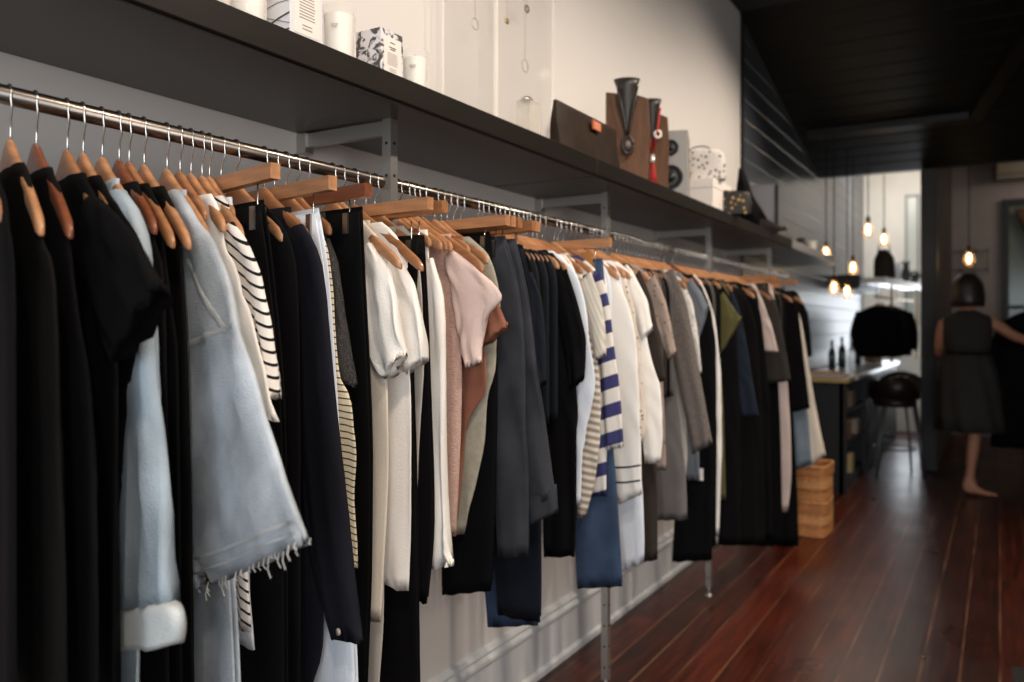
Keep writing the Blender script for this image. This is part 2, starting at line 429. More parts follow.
def child(name, me, par, loc=(0, 0, 0)):
    o = bpy.data.objects.new(name, me); COL.objects.link(o); o.parent = par; o.location = loc; return o
def add_hanger(t, phi, short, wood=0, hs=.222):
    o = empty('clothes_hanger', (-RAIL_D, t, RAIL_Z), -R(phi))
    tag(o, 'wooden shoulder hanger carrying the ' + short, 'hanger', 'wooden shoulder hangers')
    child('shoulder_bar', bar_mesh(wood, hs), o)
    child('hook', HM['hook'], o); child('hook_sleeve', HM['tip'], o)
    return o
def add_clip_hanger(t, phi, short, wood, us, zc):
    o = empty('clip_hanger', (-RAIL_D, t, RAIL_Z), -R(phi))
    tag(o, 'straight wooden clip hanger holding the ' + short, 'hanger', 'wooden clip hangers')
    child('wooden_bar', CBARS[wood], o); child('hook', CM['hook'], o)
    for u in us:
        c = child('clip', CM['clip'], o, (u, 0, zc)); child('clip_wire', CM['wire'], c)
    return o
# ------------------------------------------------------------------ fabrics
BK = [cloth('black cotton', '0b0a0b', var=.2, spec=.12), cloth('black wool', '0e0c0e', var=.2, rough=.95, spec=.12), cloth('black jersey', '09090a', var=.2, spec=.12), cloth('soft black', '100e0d', var=.2, spec=.12)]
NAVY = cloth('navy wool', '16161e', var=.15); NAVY2 = cloth('dark navy denim', '13161f', var=.25, bump=.4)
DEN_L = cloth('light washed denim', 'a3b0b9', var=.2, vscale=9, bump=.5, bscale=420)
DEN_J = cloth('pale denim', 'afb6bd', var=.3, vscale=11, bump=.5, bscale=380)
DEN_CUFF = cloth('denim inside', 'd5dad9', bump=.5, bscale=380)
DEN_B = cloth('mid blue denim', '3a4a62', var=.25, vscale=10, bump=.5, bscale=420)
DEN_D = cloth('charcoal denim', '37383d', var=.25, vscale=12, bump=.5, bscale=420)
TEAL = cloth('dark teal cotton', '151b22', var=.15)
WHITE = cloth('white cotton', 'ece7e0', var=.03); CREAM = cloth('cream jersey', 'ddd0bf', var=.04); COOLW = cloth('cool white cotton', 'd9dee6', var=.03)
GREYL = cloth('light grey jersey', 'b3aca3', var=.06); GREYM = cloth('grey wool', '56524e', var=.2)
PINK = cloth('blush textured weave', 'c6a497', var=.12, vscale=90, bump=.9, bscale=120, stretch=(1, 1, 4)); PINKL = cloth('pale blush cotton', 'd7bfb6', var=.04)
RUST = cloth('rust jersey', '885846', var=.1); BROWN = cloth('brown jersey', '6b4a3c', var=.1); KHAKI = cloth('stone linen', 'a39c8b', var=.12, vscale=60)
DKB = cloth('dark brown wool', '332c27', var=.2); OLIVE = cloth('olive cotton', '5b5636', var=.12); GBLUE = cloth('grey blue jersey', '6c7178', var=.1)
TWEED = cloth('grey tweed', '6d6560', var=.3, vscale=160, bump=.8, bscale=300); GREYW = cloth('grey coat wool', '6b6765', var=.15)
ST_BW = cloth('black and white stripe', 'e6dfd8', stripes=('16161a', .0165, .26, .42, 'Z')); ST_TAN = cloth('fine tan stripe', 'd2c5aa', stripes=('3a3633', .012, .22, .1, 'Z'))
ST_BR = cloth('taupe stripe', 'd8d0c3', stripes=('9a8b7c', .022, .5, .15, 'Z')); ST_BL = cloth('bold navy stripe', 'ded8d0', stripes=('3c3d68', .085, .48, -.35, 'Z'))
ST_PA = cloth('pale soft stripe', 'cfc8b8', stripes=('b9b4ab', .03, .5, 2.2, 'Z'))
SEQ = mat('black sequins', '1a1816', rough=.35, spec=.8, dots=('6b6560', 330, .16), bump=1.0, bscale=420)
DOTC = cloth('cream dotted cotton', 'd6c9bc', dots=('3a2d2b', 60, .2)); DOTB = cloth('taupe dotted cotton', '9d8b80', dots=('2b2120', 60, .2)); DOTW = cloth('white dotted cotton', 'd9d3cc', dots=('55504c', 70, .2))
NVT = cloth('slate navy cotton', '1e2530', var=.1); DGR = cloth('dark grey cotton', '36322f', var=.15); PALE = cloth('pale pink cotton', 'cdb9b0')
# ------------------------------------------------------------------ garments
USED = []
last_t = [-9]
def to_uz(px, py, t, phi):
    r = ray(px, py); sp, cp = math.sin(R(phi)), math.cos(R(phi))
    H = Vector((-RAIL_D, t)); nrm = Vector((sp, cp)); s = nrm.dot(H) / nrm.dot(r.xy)
    p = r.xy * s - H
    return Vector((p.x * cp - p.y * sp, CH + r.z * s - RAIL_Z))
def solve_t(px, py, u, phi):
    r = ray(px, py); x = -RAIL_D + u * math.cos(R(phi))
    return x * r.y / r.x + u * math.sin(R(phi))
def hook_t(px):
    r = ray(px, 200); return -RAIL_D * r.y / r.x
UL = (WALL_D - RAIL_D) - .034
def G(name, label, short, cat, m, edge, phi=8, u=.21, ref=None, hook=None, sleeve=None, kind='top', wood=0, left=None, T=.0085, amp=.0028, wl=.06, gap=None, tip=False, plain=False, clips=(.14, -.14), collar=None, cuff=None, waist=None, sm=None, seed=None, start=.095, hanger=True, wr=.0012, sT=None, slo=None):
    seed = seed if seed is not None else len(USED) * 7 + 3
    if hook is not None: t = hook_t(hook)
    else:
        rp = ref or (sleeve[0][-1] if sleeve else edge[min(1, len(edge) - 1)])
        t = solve_t(rp[0], rp[1], u, phi)
    if gap is None: gap = .016 if hook is not None else .028
    if t < last_t[0] + gap: t = last_t[0] + gap
    last_t[0] = t
    E = [to_uz(x, y, t, phi) for x, y in edge]
    o = empty(name, (-RAIL_D, t, RAIL_Z), -R(phi))
    tag(o, label, cat)
    if kind == 'top':
        zt = hz(start) + .021
        B = [Vector((start, zt))]
        if tip: B += [Vector((.13, hz(.13) + .017)), Vector((.165, hz(.165) + .012)), Vector((.178, hz(.178) - .025))]; E = [p for p in E if p.y < B[-1].y - .02]
        for uu in (.13, .165, .19):
            if not tip and E[0].x > uu + .012 and hz(uu) + .015 > E[0].y + .008: B.append(Vector((uu, hz(uu) + .016)))
        B += E
        A = [Vector((-start, zt))] + [Vector((-min(max(p.x, .06), UL), p.y)) for p in B[1:]]
        if left:
            Lp = [to_uz(x, y, t, phi) for x, y in left]; A = A[:max(2, len(A) - len(Lp))] + Lp
        ob = link('body', loft(A, B, rows=30, T=max(T, .0088), amp=amp, wl=wl, seed=seed, wr=wr, top_full=True), m, o, True)
        ob.data.materials[0] = m
        if sleeve:
            for side in (1, -1):
                Bo = [to_uz(x, y, t, phi) for x, y in sleeve[0]]; Ai = [to_uz(x, y, t, phi) for x, y in sleeve[1]]
                if side < 0:
                    Bo, Ai = [Vector((-min(p.x, UL + .012), p.y)) for p in Bo], [Vector((-min(p.x, UL - .03), p.y)) for p in Ai]
                link('sleeve', loft(Ai, Bo, rows=22, T=sT or T * 1.15, amp=amp * 1.1, wl=wl * .8, seed=seed + 1, yoff=-(slo if slo is not None else .007), grow=1.25, wr=wr * 1.5), sm or m, o, True)
        if collar:
            link('collar', loft([(-start - .005, zt + .02), (-start - .01, zt - .022)], [(start + .005, zt + .02), (start + .012, zt - .022)], rows=5, T=T * 1.25, amp=.002, seed=seed), collar, o, True)
        ext = max([p.x for p in B if p.y > -.26] + ([to_uz(x, y, t, phi).x for x, y in sleeve[0] if to_uz(x, y, t, phi).y > -.24] if sleeve else []))
        if hanger: add_hanger(t, phi, short, wood, .222 if tip else min(.2, ext - .03))
    else:
        zt = E[0].y
        B = [Vector((p.x, p.y)) for p in E]
        if left: A = [Vector((-min(E[0].x, UL), zt))] + [to_uz(x, y, t, phi) for x, y in left]
        else: A = [Vector((-min(max(p.x, .05), UL), p.y)) for p in B]
        for k, oy in ((0, -.005), (1, .005)):
            k2 = .004 if k else 0
            link('leg', loft([Vector((p.x + k2, p.y + k2 * 3)) for p in A], [Vector((p.x - k2, p.y + k2 * 3)) for p in B], rows=24, T=T * .62, amp=amp * .8, wl=wl * 1.6, seed=seed, yoff=oy, wr=wr), m, o, True)
        link('waistband', loft([(A[0].x - .002, zt + .003), (A[0].x - .001, zt - .036)], [(B[0].x + .002, zt + .003), (B[0].x + .001, zt - .036)], rows=4, T=T * 1.15, amp=.0005, seed=seed, hemwave=0), waist or m, o, True)
        if plain: add_hanger(t, phi, short, wood, .13)
        elif hanger: add_clip_hanger(t, phi, short, wood, [c if c > 0 else c for c in (min(clips[0], B[0].x - .015), max(clips[1], A[0].x + .015))], zt + .012)
    USED.append((name, round(t, 3), round(hook_px(t)), [round(p.x, 2) for p in E[:6]], round(E[0].y + RAIL_Z, 2), round(E[-1].y + RAIL_Z, 2)))
    if sleeve: USED.append(('   sleeve', [tuple(round(c, 2) for c in to_uz(x, y, t, phi)) for x, y in sleeve[0]], [tuple(round(c, 2) for c in to_uz(x, y, t, phi)) for x, y in sleeve[1]]))
    return o, t, phi
def hook_px(t):
    x, y = -RAIL_D, t; dep = -x * ST + y * CT; xr = x * CT + y * ST
    return 512 + F * xr / dep
from mathutils.bvhtree import BVHTree
def bvh_of(par):
    vs, ps = [], []
    for c in par.children:
        if c.name.split('.')[0] in ('sleeve', 'body'):
            k = len(vs); vs += [v.co.copy() for v in c.data.vertices]; ps += [[k + i for i in p.vertices] for p in c.data.polygons]
    return BVHTree.FromPolygons(vs, ps)
def strip(par, t, phi, pts, w, off, name, m, T=.0015):
    tree = bvh_of(par); pts = [Vector(p) for p in pts]; pts = [tuple(p) for p in resample(pts, 14, 1)]
    def front(x, z):
        h = tree.ray_cast(Vector((x, -.5, z)), Vector((0, 1, 0)))[0]
        return (h.y if h else off) - .0004
    """thin band of cloth on a garment along picture points, on its camera side"""
    P = [to_uz(x, y, t, phi) for x, y in pts]; b = BM(); prev = None
    for i, p in enumerate(P):
        d = (P[min(i + 1, len(P) - 1)] - P[max(i - 1, 0)]).normalized(); n = Vector((-d.y, d.x)) * w / 2
        q = [b.verts.new((p.x + n.x * k, front(p.x + n.x * k, p.y + n.y * k) - dd, p.y + n.y * k)) for k, dd in ((1, 0), (.6, T), (-.6, T), (-1, 0))]
        if prev:
            for k in range(3): b.faces.new((prev[k], q[k], q[k + 1], prev[k + 1]))
        prev = q
    return link(name, b, m, par, True)
# --- zone nearest the camera
G('black_shirt', 'black top nearest the lens at the frame edge, hung before the white-strapped hanger', 'black top at the frame edge', 'top', BK[0], [(8, 206), (13, 260), (15, 400), (16, 760)], phi=18, hook=-22, wood=1)
G('black_dress', 'long black dress with a white strap loop at the hanger tip', 'long black dress with white strap', 'dress', BK[3], [(43, 214), (53, 260), (57, 340), (62, 440), (66, 560), (66, 760)], phi=18, hook=9, wood=0, tip=True)
G('black_dress', 'long black dress between the white-strapped dress and the ragged-sleeved black t-shirt', 'long black dress on the reddish hanger', 'dress', BK[1], [(62, 214), (72, 262), (84, 350), (96, 450), (99, 600), (99, 760)], phi=18, hook=35, wood=2, tip=True)
G('black_t_shirt', 'black t-shirt with a wide sleeve whose hem hangs ragged before the light denim shirt', 'wide-sleeved black t-shirt', 't-shirt', BK[2], [(108, 216), (118, 300), (120, 400), (120, 560), (119, 760)], phi=18, hook=66, wood=1,
  sleeve=([(98, 196), (118, 210), (138, 238), (156, 265), (173, 292)], [(90, 225), (97, 280), (106, 320), (114, 345), (123, 362)]), sT=.012, amp=.005)
G('black_cardigan', 'black cardigan showing thinly behind the wide-sleeved black t-shirt', 'thin black cardigan', 'cardigan', BK[0], [(122, 212), (144, 245), (152, 268), (146, 300), (135, 345), (124, 420), (121, 600), (121, 760)], phi=18, hook=82, wood=0)
o, t, ph = G('denim_shirt', 'light blue denim shirt with a rolled pale cuff among black clothes', 'light blue denim shirt', 'shirt', DEN_L, [(112, 250), (120, 400), (126, 560), (135, 645), (137, 690), (137, 760)], phi=18, hook=101, wood=0,
  sleeve=([(131, 190), (145, 214), (157, 245), (160, 290), (165, 400), (172, 500), (179, 604)], [(114, 200), (119, 260), (121, 330), (122, 400), (123, 500), (122, 604)]), sT=.016, amp=.005, slo=.012)
link('cuff', loft([to_uz(x, y, t, ph) for x, y in ((120, 600), (119, 612), (118, 630), (118, 646))], [to_uz(x, y, t, ph) for x, y in ((181, 600), (189, 606), (190, 626), (186, 643))], rows=8, T=.021, amp=.003, yoff=-.012), DEN_CUFF, o, True)
G('black_blouse', 'black blouse just behind the light blue denim shirt', 'black blouse behind the denim shirt', 'blouse', BK[1], [(148, 222), (156, 242), (164, 268), (168, 400), (171, 760)], phi=18, hook=118, wood=2)
G('black_shirt', 'black top with a bare hanger tip, second behind the light blue denim shirt', 'black top second behind the denim shirt', 'top', BK[2], [(153, 230), (166, 262), (176, 340), (180, 500), (182, 760)], phi=18, hook=128, wood=1, tip=True)
G('black_dress', 'long black dress directly in front of the pale denim jacket', 'long black dress before the denim jacket', 'dress', BK[3], [(168, 228), (181, 250), (186, 300), (188, 400), (190, 545), (193, 620), (193, 760)], phi=18, hook=143, wood=0, tip=True)
o, t, ph = G('denim_jacket', 'pale denim jacket with a frayed raw hem and stitched yoke seams', 'pale denim jacket', 'jacket', DEN_J, [(186, 260), (189, 400), (196, 545)], phi=18, hook=166, wood=0,
  sleeve=([(184, 190), (203, 217), (222, 242), (238, 288), (252, 340), (276, 430), (300, 500), (315, 541)], [(172, 200), (178, 240), (182, 290), (184, 345), (184, 430), (186, 500), (188, 540), (208, 588)]), sT=.013, amp=.0045, wl=.09, slo=.012)
SEAM = cloth('denim seam', 'b4b7b8', bump=.5, bscale=380)
J = o
for nm, pts, w in (('shoulder_seam', [(204, 262), (215, 285), (228, 310), (240, 332)], .012), ('yoke_seam', [(198, 347), (215, 340), (230, 334), (247, 324)], .010), ('hem_seam', [(196, 562), (230, 550), (270, 535), (309, 518)], .006), ('hem_seam', [(203, 574), (235, 562), (275, 546), (312, 529)], .004)):
    strip(J, t, ph, pts, w, -.027, nm, SEAM)
b = BM(); rn = random.Random(3)
for i in range(24):
    f = i / 23; px, py = 208 + (315 - 208) * f, 588 + (541 - 588) * f
    p = to_uz(px, py, t, ph); L_ = rn.uniform(.003, .011) * (2.8 if rn.random() < .25 else 1); dx = rn.uniform(-.006, .006)
    y_ = -.014 + rn.uniform(-.009, .009)
    tube(b, [(p.x, y_, p.y + .004), (p.x + dx * .4, y_ - .002, p.y - L_ * .5), (p.x + dx, y_ + .001, p.y - L_)], .0008, 5)
fr = link('fringe', b, cloth('raw denim threads', 'd8d3cc'), J)
G('light_jeans', 'washed light blue jeans leg showing below the pale denim jacket', 'light blue jeans', 'jeans', DEN_J, [(205, 245), (215, 330), (226, 470), (233, 590), (238, 682), (240, 760)], phi=18, hook=179, kind='pants', wood=1, plain=True)
G('white_t_shirt', 'narrow white t-shirt edge between the pale denim jacket and the striped top', 'white t-shirt by the denim jacket', 't-shirt', WHITE, [(222, 240), (234, 263), (246, 300), (262, 360), (279, 421)], phi=18, hook=190, wood=0)
G('striped_shirt', 'black and white striped long top next to the pale denim jacket', 'black and white striped top', 'top', ST_BW, [(236, 280), (242, 420), (247, 560), (251, 634)], phi=17, hook=201, wood=0,
  sleeve=([(238, 222), (252, 244), (263, 271), (275, 330), (284, 396)], [(224, 235), (236, 262), (246, 300), (260, 350), (268, 402)]))
G('white_shirt', 'white shirt tail peeping low below the striped top', 'white shirt behind the striped top', 'shirt', COOLW, [(238, 260), (244, 400), (248, 560), (254, 640), (256, 650)], phi=16, hook=206, wood=0)
G('black_trousers', 'black trousers clipped just behind the striped top', 'black trousers behind the striped top', 'trousers', BK[0], [(262, 206), (268, 228), (275, 300), (284, 400), (286, 500), (287, 760)], phi=14, u=.178, ref=(262, 206), kind='pants', wood=0)
G('black_blouse', 'soft black blouse between the clipped black trousers and the navy coat', 'soft black blouse by the navy coat', 'blouse', BK[1], [(284, 222), (295, 245), (299, 330), (300, 480), (300, 760)], phi=12, u=.2, ref=(295, 245), wood=0)
o, t, ph = G('navy_coat', 'long navy coat with a buttoned cuff hanging lower than its neighbours', 'long navy coat', 'coat', NAVY, [(300, 290), (308, 450), (318, 560), (324, 640), (312, 692)], phi=12, u=.22, ref=(330, 300), wood=1,
  sleeve=([(305, 224), (319, 240), (328, 275), (332, 330), (337, 400), (346, 480), (355, 570), (366, 641)], [(288, 235), (296, 262), (299, 330), (301, 420), (311, 520), (322, 590), (334, 634)]), sT=.011)
b = BM(); p = to_uz(350, 628, t, ph); disc(b, (p.x, -.024, p.y), .006, 14, 'Y', 0, .003); link('button', b, mat('horn button', 'a49c92', rough=.3), o, True)
G('white_trousers', 'white trousers with pale legs showing below the navy coat cuff', 'white trousers below the navy coat', 'trousers', COOLW, [(318, 214), (323, 240), (330, 300), (338, 420), (345, 540), (354, 610), (357, 682), (358, 760)], phi=12, u=.185, ref=(318, 214), kind='pants', wood=0)
G('striped_blouse', 'cream blouse with fine dark stripes and a wavy edge by the navy coat', 'fine striped cream blouse', 'blouse', ST_TAN, [(326, 235), (333, 290), (335, 340), (339, 372), (349, 395), (354, 430), (358, 455), (353, 496), (357, 530), (359, 567)], phi=11, u=.2, ref=(335, 320), wood=0, amp=.005)
G('sequin_blouse', 'dark sparkling sequin top beside black trousers', 'dark sequin top', 'top', SEQ, [(330, 290), (335, 360), (340, 480)], phi=10, u=.22, ref=(347, 310), wood=1,
  sleeve=([(332, 238), (341, 264), (347, 310), (352, 350), (358, 387)], [(322, 255), (330, 300), (333, 340), (337, 373)]))
G('black_trousers', 'long black trousers clipped between the sequin top and the white t-shirts', 'black trousers by the sequin top', 'trousers', BK[2], [(362, 212), (364, 260), (369, 350), (373, 450), (372, 590), (364, 760)], phi=9, u=.208, ref=(362, 212), kind='pants', wood=2)
G('cream_t_shirt', 'long cream t-shirt dress with short folded sleeves', 'long cream t-shirt dress', 't-shirt', CREAM, [(372, 290), (387, 370), (388, 460), (384, 540), (380, 622)], phi=9, u=.225, ref=(404, 345), wood=0, tip=True, sm=WHITE,
  sleeve=([(374, 243), (390, 268), (398, 300), (404, 340), (405, 357)], [(364, 250), (367, 300), (371, 340), (376, 364), (390, 379)]), sT=.013, amp=.0062)
G('grey_slip', 'light grey slip hem showing below the long cream t-shirt', 'light grey slip', 'slip', GREYL, [(376, 300), (383, 500), (383, 620), (377, 720)], phi=9, u=.17, ref=(383, 500), wood=0)
G('white_t_shirt', 'white long t-shirt with a short sleeve, before the grey strip', 'white t-shirt behind the cream one', 't-shirt', WHITE, [(400, 290), (409, 380), (411, 450), (410, 510), (406, 591)], phi=9, u=.22, ref=(424, 315), wood=1, tip=True, 
  sleeve=([(400, 256), (416, 282), (424, 313), (428, 338), (427, 360)], [(390, 265), (398, 300), (403, 340), (407, 374)]), sT=.012, amp=.0062)
G('black_trousers', 'long black trousers hanging below the two white t-shirts', 'black trousers below the white t-shirts', 'trousers', BK[0], [(420, 240), (416, 300), (414, 360), (416, 440), (418, 560), (420, 700)], phi=6, u=.165, ref=(420, 240), kind='pants', wood=0, left=[(378, 520), (381, 700)])
G('grey_tee', 'narrow light grey top between the white t-shirt and the brown edge', 'narrow light grey top', 'top', GREYL, [(422, 290), (425, 370), (418, 450), (414, 555)], phi=7, u=.2, ref=(425, 370), wood=0)
G('black_skirt', 'short black wrap trousers corner behind the light grey top', 'black wrap trousers', 'trousers', BK[1], [(424, 240), (430, 350), (434, 480), (434, 545), (428, 604)], phi=7, u=.15, ref=(424, 240), kind='pants', wood=1, left=[(412, 530), (414, 594)])
G('brown_shirt', 'brown top showing as a thin strip by the white long sleeve', 'brown top', 'top', BROWN, [(426, 290), (430, 400), (429, 480), (428, 535)], phi=7, u=.19, ref=(430, 400), wood=0)
G('white_blouse', 'white long-sleeved blouse with a gathered cuff before the blush blouse', 'white long-sleeved blouse', 'blouse', WHITE, [(432, 300), (432, 420), (432, 500)], phi=7, u=.21, ref=(446, 300), wood=0,
  sleeve=([(434, 258), (445, 288), (448, 340), (448, 420), (447, 500), (451, 545), (456, 564)], [(424, 265), (425, 320), (425, 400), (427, 470), (430, 540), (428, 569)]), sT=.014, amp=.0062, wl=.045)
G('blush_blouse', 'blush textured blouse with a paler cap sleeve over the rust top', 'blush textured blouse', 'blouse', PINK, [(448, 260), (459, 300), (461, 380), (459, 450), (456, 537)], phi=7, u=.23, ref=(495, 284), wood=1, sm=PINKL,
  sleeve=([(455, 250), (476, 266), (495, 283), (507, 298), (492, 310), (482, 340), (484, 362)], [(447, 258), (455, 300), (460, 330), (464, 350), (470, 368)]), amp=.005, wl=.045)
G('rust_blouse', 'rust brown top with a folded sleeve edge beneath the blush blouse', 'rust brown top', 'top', RUST, [(474, 300), (486, 352), (489, 392), (475, 405), (466, 430), (462, 460), (457, 520)], phi=7, u=.235, ref=(508, 327), wood=0,
  sleeve=([(480, 268), (497, 295), (509, 327)], [(470, 285), (478, 320), (484, 348)]), amp=.005)
G('stone_shirt', 'stone linen shirt with a drooping hem behind the rust top', 'stone linen shirt', 'shirt', KHAKI, [(500, 292), (501, 320), (495, 340), (497, 372), (487, 395), (485, 440), (475, 490), (463, 535)], phi=7, u=.21, ref=(501, 320), wood=0)
G('black_trousers', 'wide black trousers, hem just above the pale wall, beside charcoal jeans', 'wide black trousers by the charcoal jeans', 'trousers', BK[2], [(490, 236), (495, 300), (498, 380), (497, 450), (495, 520), (492, 590)], phi=6, u=.182, ref=(490, 236), kind='pants', wood=0, left=[(444, 420), (442, 500), (443, 595)])
G('charcoal_jeans', 'charcoal denim jeans clipped by a faded waistband', 'charcoal denim jeans', 'jeans', DEN_D, [(505, 240), (517, 280), (524, 330), (527, 420), (528, 500), (528, 556)], phi=6, amp=.005, u=.182, ref=(505, 240), kind='pants', wood=0, left=[(470, 420), (492, 470), (498, 557)])
o, t, ph = G('charcoal_jeans', 'charcoal denim jeans with a wide turned-up cuff', 'charcoal jeans with turned-up cuff', 'jeans', DEN_D, [(516, 243), (527, 290), (535, 350), (545, 430), (552, 478), (555, 496)], phi=6, amp=.005, u=.182, ref=(516, 243), kind='pants', wood=1, left=[(500, 420), (520, 490), (527, 510)])
link('cuff', loft([to_uz(525, 500, t, ph), to_uz(530, 525, t, ph)], [to_uz(556, 484, t, ph), to_uz(558, 512, t, ph)], rows=6, T=.013, amp=.002), DEN_D, o, True)
G('navy_jeans', 'dark navy jeans hanging low beside the black t-shirt', 'dark navy jeans', 'jeans', NAVY2, [(523, 249), (534, 300), (541, 450), (542, 590), (541, 622)], phi=6, u=.16, ref=(523, 249), kind='pants', wood=1, left=[(490, 480), (497, 590), (499, 614)])
G('blue_jeans', 'blue jeans whose paler hem shows under the dark navy jeans', 'blue jeans under the navy jeans', 'jeans', DEN_B, [(520, 248), (530, 300), (536, 480), (540, 600), (540, 624)], phi=6, u=.16, ref=(520, 248), kind='pants', wood=0, left=[(470, 480), (486, 585), (489, 627)], gap=.022)
G('teal_t_shirt', 'dark teal long-sleeved t-shirt beside the charcoal jeans', 'dark teal t-shirt', 't-shirt', TEAL, [(530, 300), (538, 400), (541, 480), (541, 530)], phi=6, u=.215, ref=(545, 310), wood=0,
  sleeve=([(533, 272), (543, 298), (547, 345), (547, 384)], [(520, 280), (526, 320), (531, 360), (537, 388)]), left=[(530, 480), (530, 530)])
G('black_t_shirt', 'boxy black t-shirt hanging before the pale soft-striped shirt', 'boxy black t-shirt', 't-shirt', BK[0], [(562, 300), (578, 390), (577, 454), (577, 520), (575, 556)], phi=6, u=.225, ref=(585, 335), wood=0,
  sleeve=([(568, 269), (578, 300), (587, 337), (585, 379)], [(550, 280), (560, 320), (566, 350), (572, 389)]), left=[(535, 400), (543, 480), (545, 557)], amp=.005)
G('white_shirt', 'white and pale blue shirt edge following the boxy black t-shirt', 'pale blue and white shirt', 'shirt', COOLW, [(579, 278), (587, 308), (588, 338), (595, 368), (595, 395), (588, 420), (582, 456), (580, 505)], phi=6, u=.215, ref=(588, 330), wood=0, left=[(560, 456), (560, 505)])
G('striped_t_shirt', 'taupe and white striped t-shirt with a pale sleeve', 'taupe striped t-shirt', 't-shirt', ST_BR, [(590, 300), (601, 392), (600, 440), (597, 470), (589, 505), (585, 518)], phi=6, u=.225, ref=(605, 330), wood=1, sm=ST_PA,
  sleeve=([(592, 272), (602, 300), (606, 330), (607, 355)], [(580, 285), (588, 320), (593, 342), (597, 360)]), left=[(570, 440), (575, 480), (578, 517)])
G('striped_sweater', 'cream sweater with bold navy stripes above the blue jeans', 'bold navy striped sweater', 'sweater', ST_BL, [(602, 300), (606, 400), (606, 450), (607, 496)], phi=6, u=.22, ref=(614, 340), wood=0,
  sleeve=([(602, 272), (610, 300), (614, 340), (619, 375), (622, 402), (625, 447)], [(592, 285), (598, 320), (601, 360), (604, 400), (608, 450)]), left=[(580, 450), (588, 496)])
o, t, ph = G('blue_jeans', 'mid blue jeans with a straight leg ending beside the steel post', 'mid blue straight jeans', 'jeans', DEN_B, [(603, 262), (608, 320), (613, 440), (618, 500), (623, 586)], phi=6, u=.17, ref=(603, 262), kind='pants', wood=0, left=[(570, 440), (574, 520), (578, 588)])
p = to_uz(588, 262, t, ph); b = BM(); box(b, p.x - .022, p.x + .022, -.013, -.0105, p.y - .035, p.y + .03); link('waist_patch', b, mat('tan leather patch', 'a9743f', rough=.6), o)
o, t, ph = G('white_t_shirt', 'white t-shirt with two thin black hem bands beside the blue jeans', 'white t-shirt with black hem bands', 't-shirt', WHITE, [(616, 278), (629, 304), (636, 336), (639, 390), (641, 454), (642, 494)], phi=6, u=.22, ref=(636, 336), wood=0, left=[(600, 440), (612, 470), (618, 505)])
for yy in (466, 481):
    strip(o, t, ph, [(616, yy + 1), (628, yy + 1), (641, yy - 1)], .006, -.0125, 'hem_band', BK[0])
G('white_vest', 'white vest top hanging below the banded white t-shirt', 'white vest', 'vest', COOLW, [(624, 300), (636, 420), (643, 500), (645, 540), (644, 562)], phi=6, u=.19, ref=(636, 420), wood=1, left=[(600, 480), (616, 540), (622, 572)])
G('dotted_blouse', 'cream dotted blouse sleeve between two white tops', 'cream dotted blouse', 'blouse', DOTC, [(624, 275), (634, 303), (639, 340), (643, 390), (647, 430), (642, 442)], phi=6, u=.22, ref=(639, 340), wood=0, left=[(610, 400), (615, 442)])
G('white_tee', 'white top with a slim short sleeve before the dark brown t-shirt', 'white top by the brown t-shirt', 'top', WHITE, [(640, 300), (651, 360), (661, 386), (663, 435), (660, 463)], phi=6, u=.22, ref=(650, 310), wood=0,
  sleeve=([(635, 275), (648, 300), (653, 329)], [(625, 290), (636, 315), (643, 340)]), left=[(640, 420), (645, 463)])
G('brown_t_shirt', 'dark brown t-shirt with a loose sleeve by the dotted taupe blouse', 'dark brown t-shirt', 't-shirt', DKB, [(645, 300), (653, 400), (657, 480), (657, 560)], phi=6, u=.22, ref=(661, 345), wood=1,
  sleeve=([(641, 270), (653, 300), (662, 345), (667, 379)], [(630, 285), (640, 330), (648, 388)]), left=[(630, 480), (638, 562)])
G('taupe_blouse', 'taupe dotted blouse beside the grey coat', 'taupe dotted blouse', 'blouse', DOTB, [(658, 300), (664, 400), (666, 470)], phi=6, u=.22, ref=(667, 305), wood=0,
  sleeve=([(656, 275), (667, 302), (673, 330), (677, 353)], [(645, 285), (656, 320), (669, 360)]), left=[(645, 400), (650, 470)])
G('grey_coat', 'grey wool coat with a long tweed sleeve', 'grey wool coat', 'coat', GREYW, [(668, 300), (680, 420), (686, 480), (687, 520)], phi=5, u=.23, ref=(696, 350), wood=0, sm=TWEED,
  sleeve=([(674, 268), (687, 300), (697, 356), (705, 400), (713, 444)], [(655, 280), (668, 320), (677, 370), (685, 410), (693, 454)]), left=[(650, 450), (655, 520)])
G('grey_shirt', 'pale grey shirt tails below the grey coat', 'pale grey shirt', 'shirt', GREYL, [(684, 330), (686, 420), (688, 458), (685, 480), (689, 498), (677, 507)], phi=5, u=.19, ref=(686, 420), wood=0, left=[(655, 440), (664, 500)])
G('dotted_shirt', 'white dotted shirt seen as a slim strip behind the grey coat', 'slim white dotted shirt', 'shirt', DOTW, [(682, 280), (693, 303), (699, 340), (702, 373)], phi=5, u=.22, ref=(699, 340), wood=1, left=[(670, 330), (675, 373)])
G('grey_t_shirt', 'grey blue t-shirt with a short sleeve before the long black dress', 'grey blue t-shirt', 't-shirt', GBLUE, [(694, 300), (698, 400), (700, 480)], phi=5, u=.22, ref=(709, 307), wood=0,
  sleeve=([(692, 278), (702, 292), (709, 307)], [(683, 292), (690, 318), (698, 342)]), left=[(680, 400), (684, 480)])
o, t, ph = G('black_dress', 'long black dress with a white price tag, before the steel post', 'long black dress with a price tag', 'dress', BK[2], [(702, 285), (713, 312), (714, 400), (714, 500), (712, 560)], phi=5, u=.22, ref=(713, 312), wood=0, left=[(680, 450), (675, 505), (672, 562)])
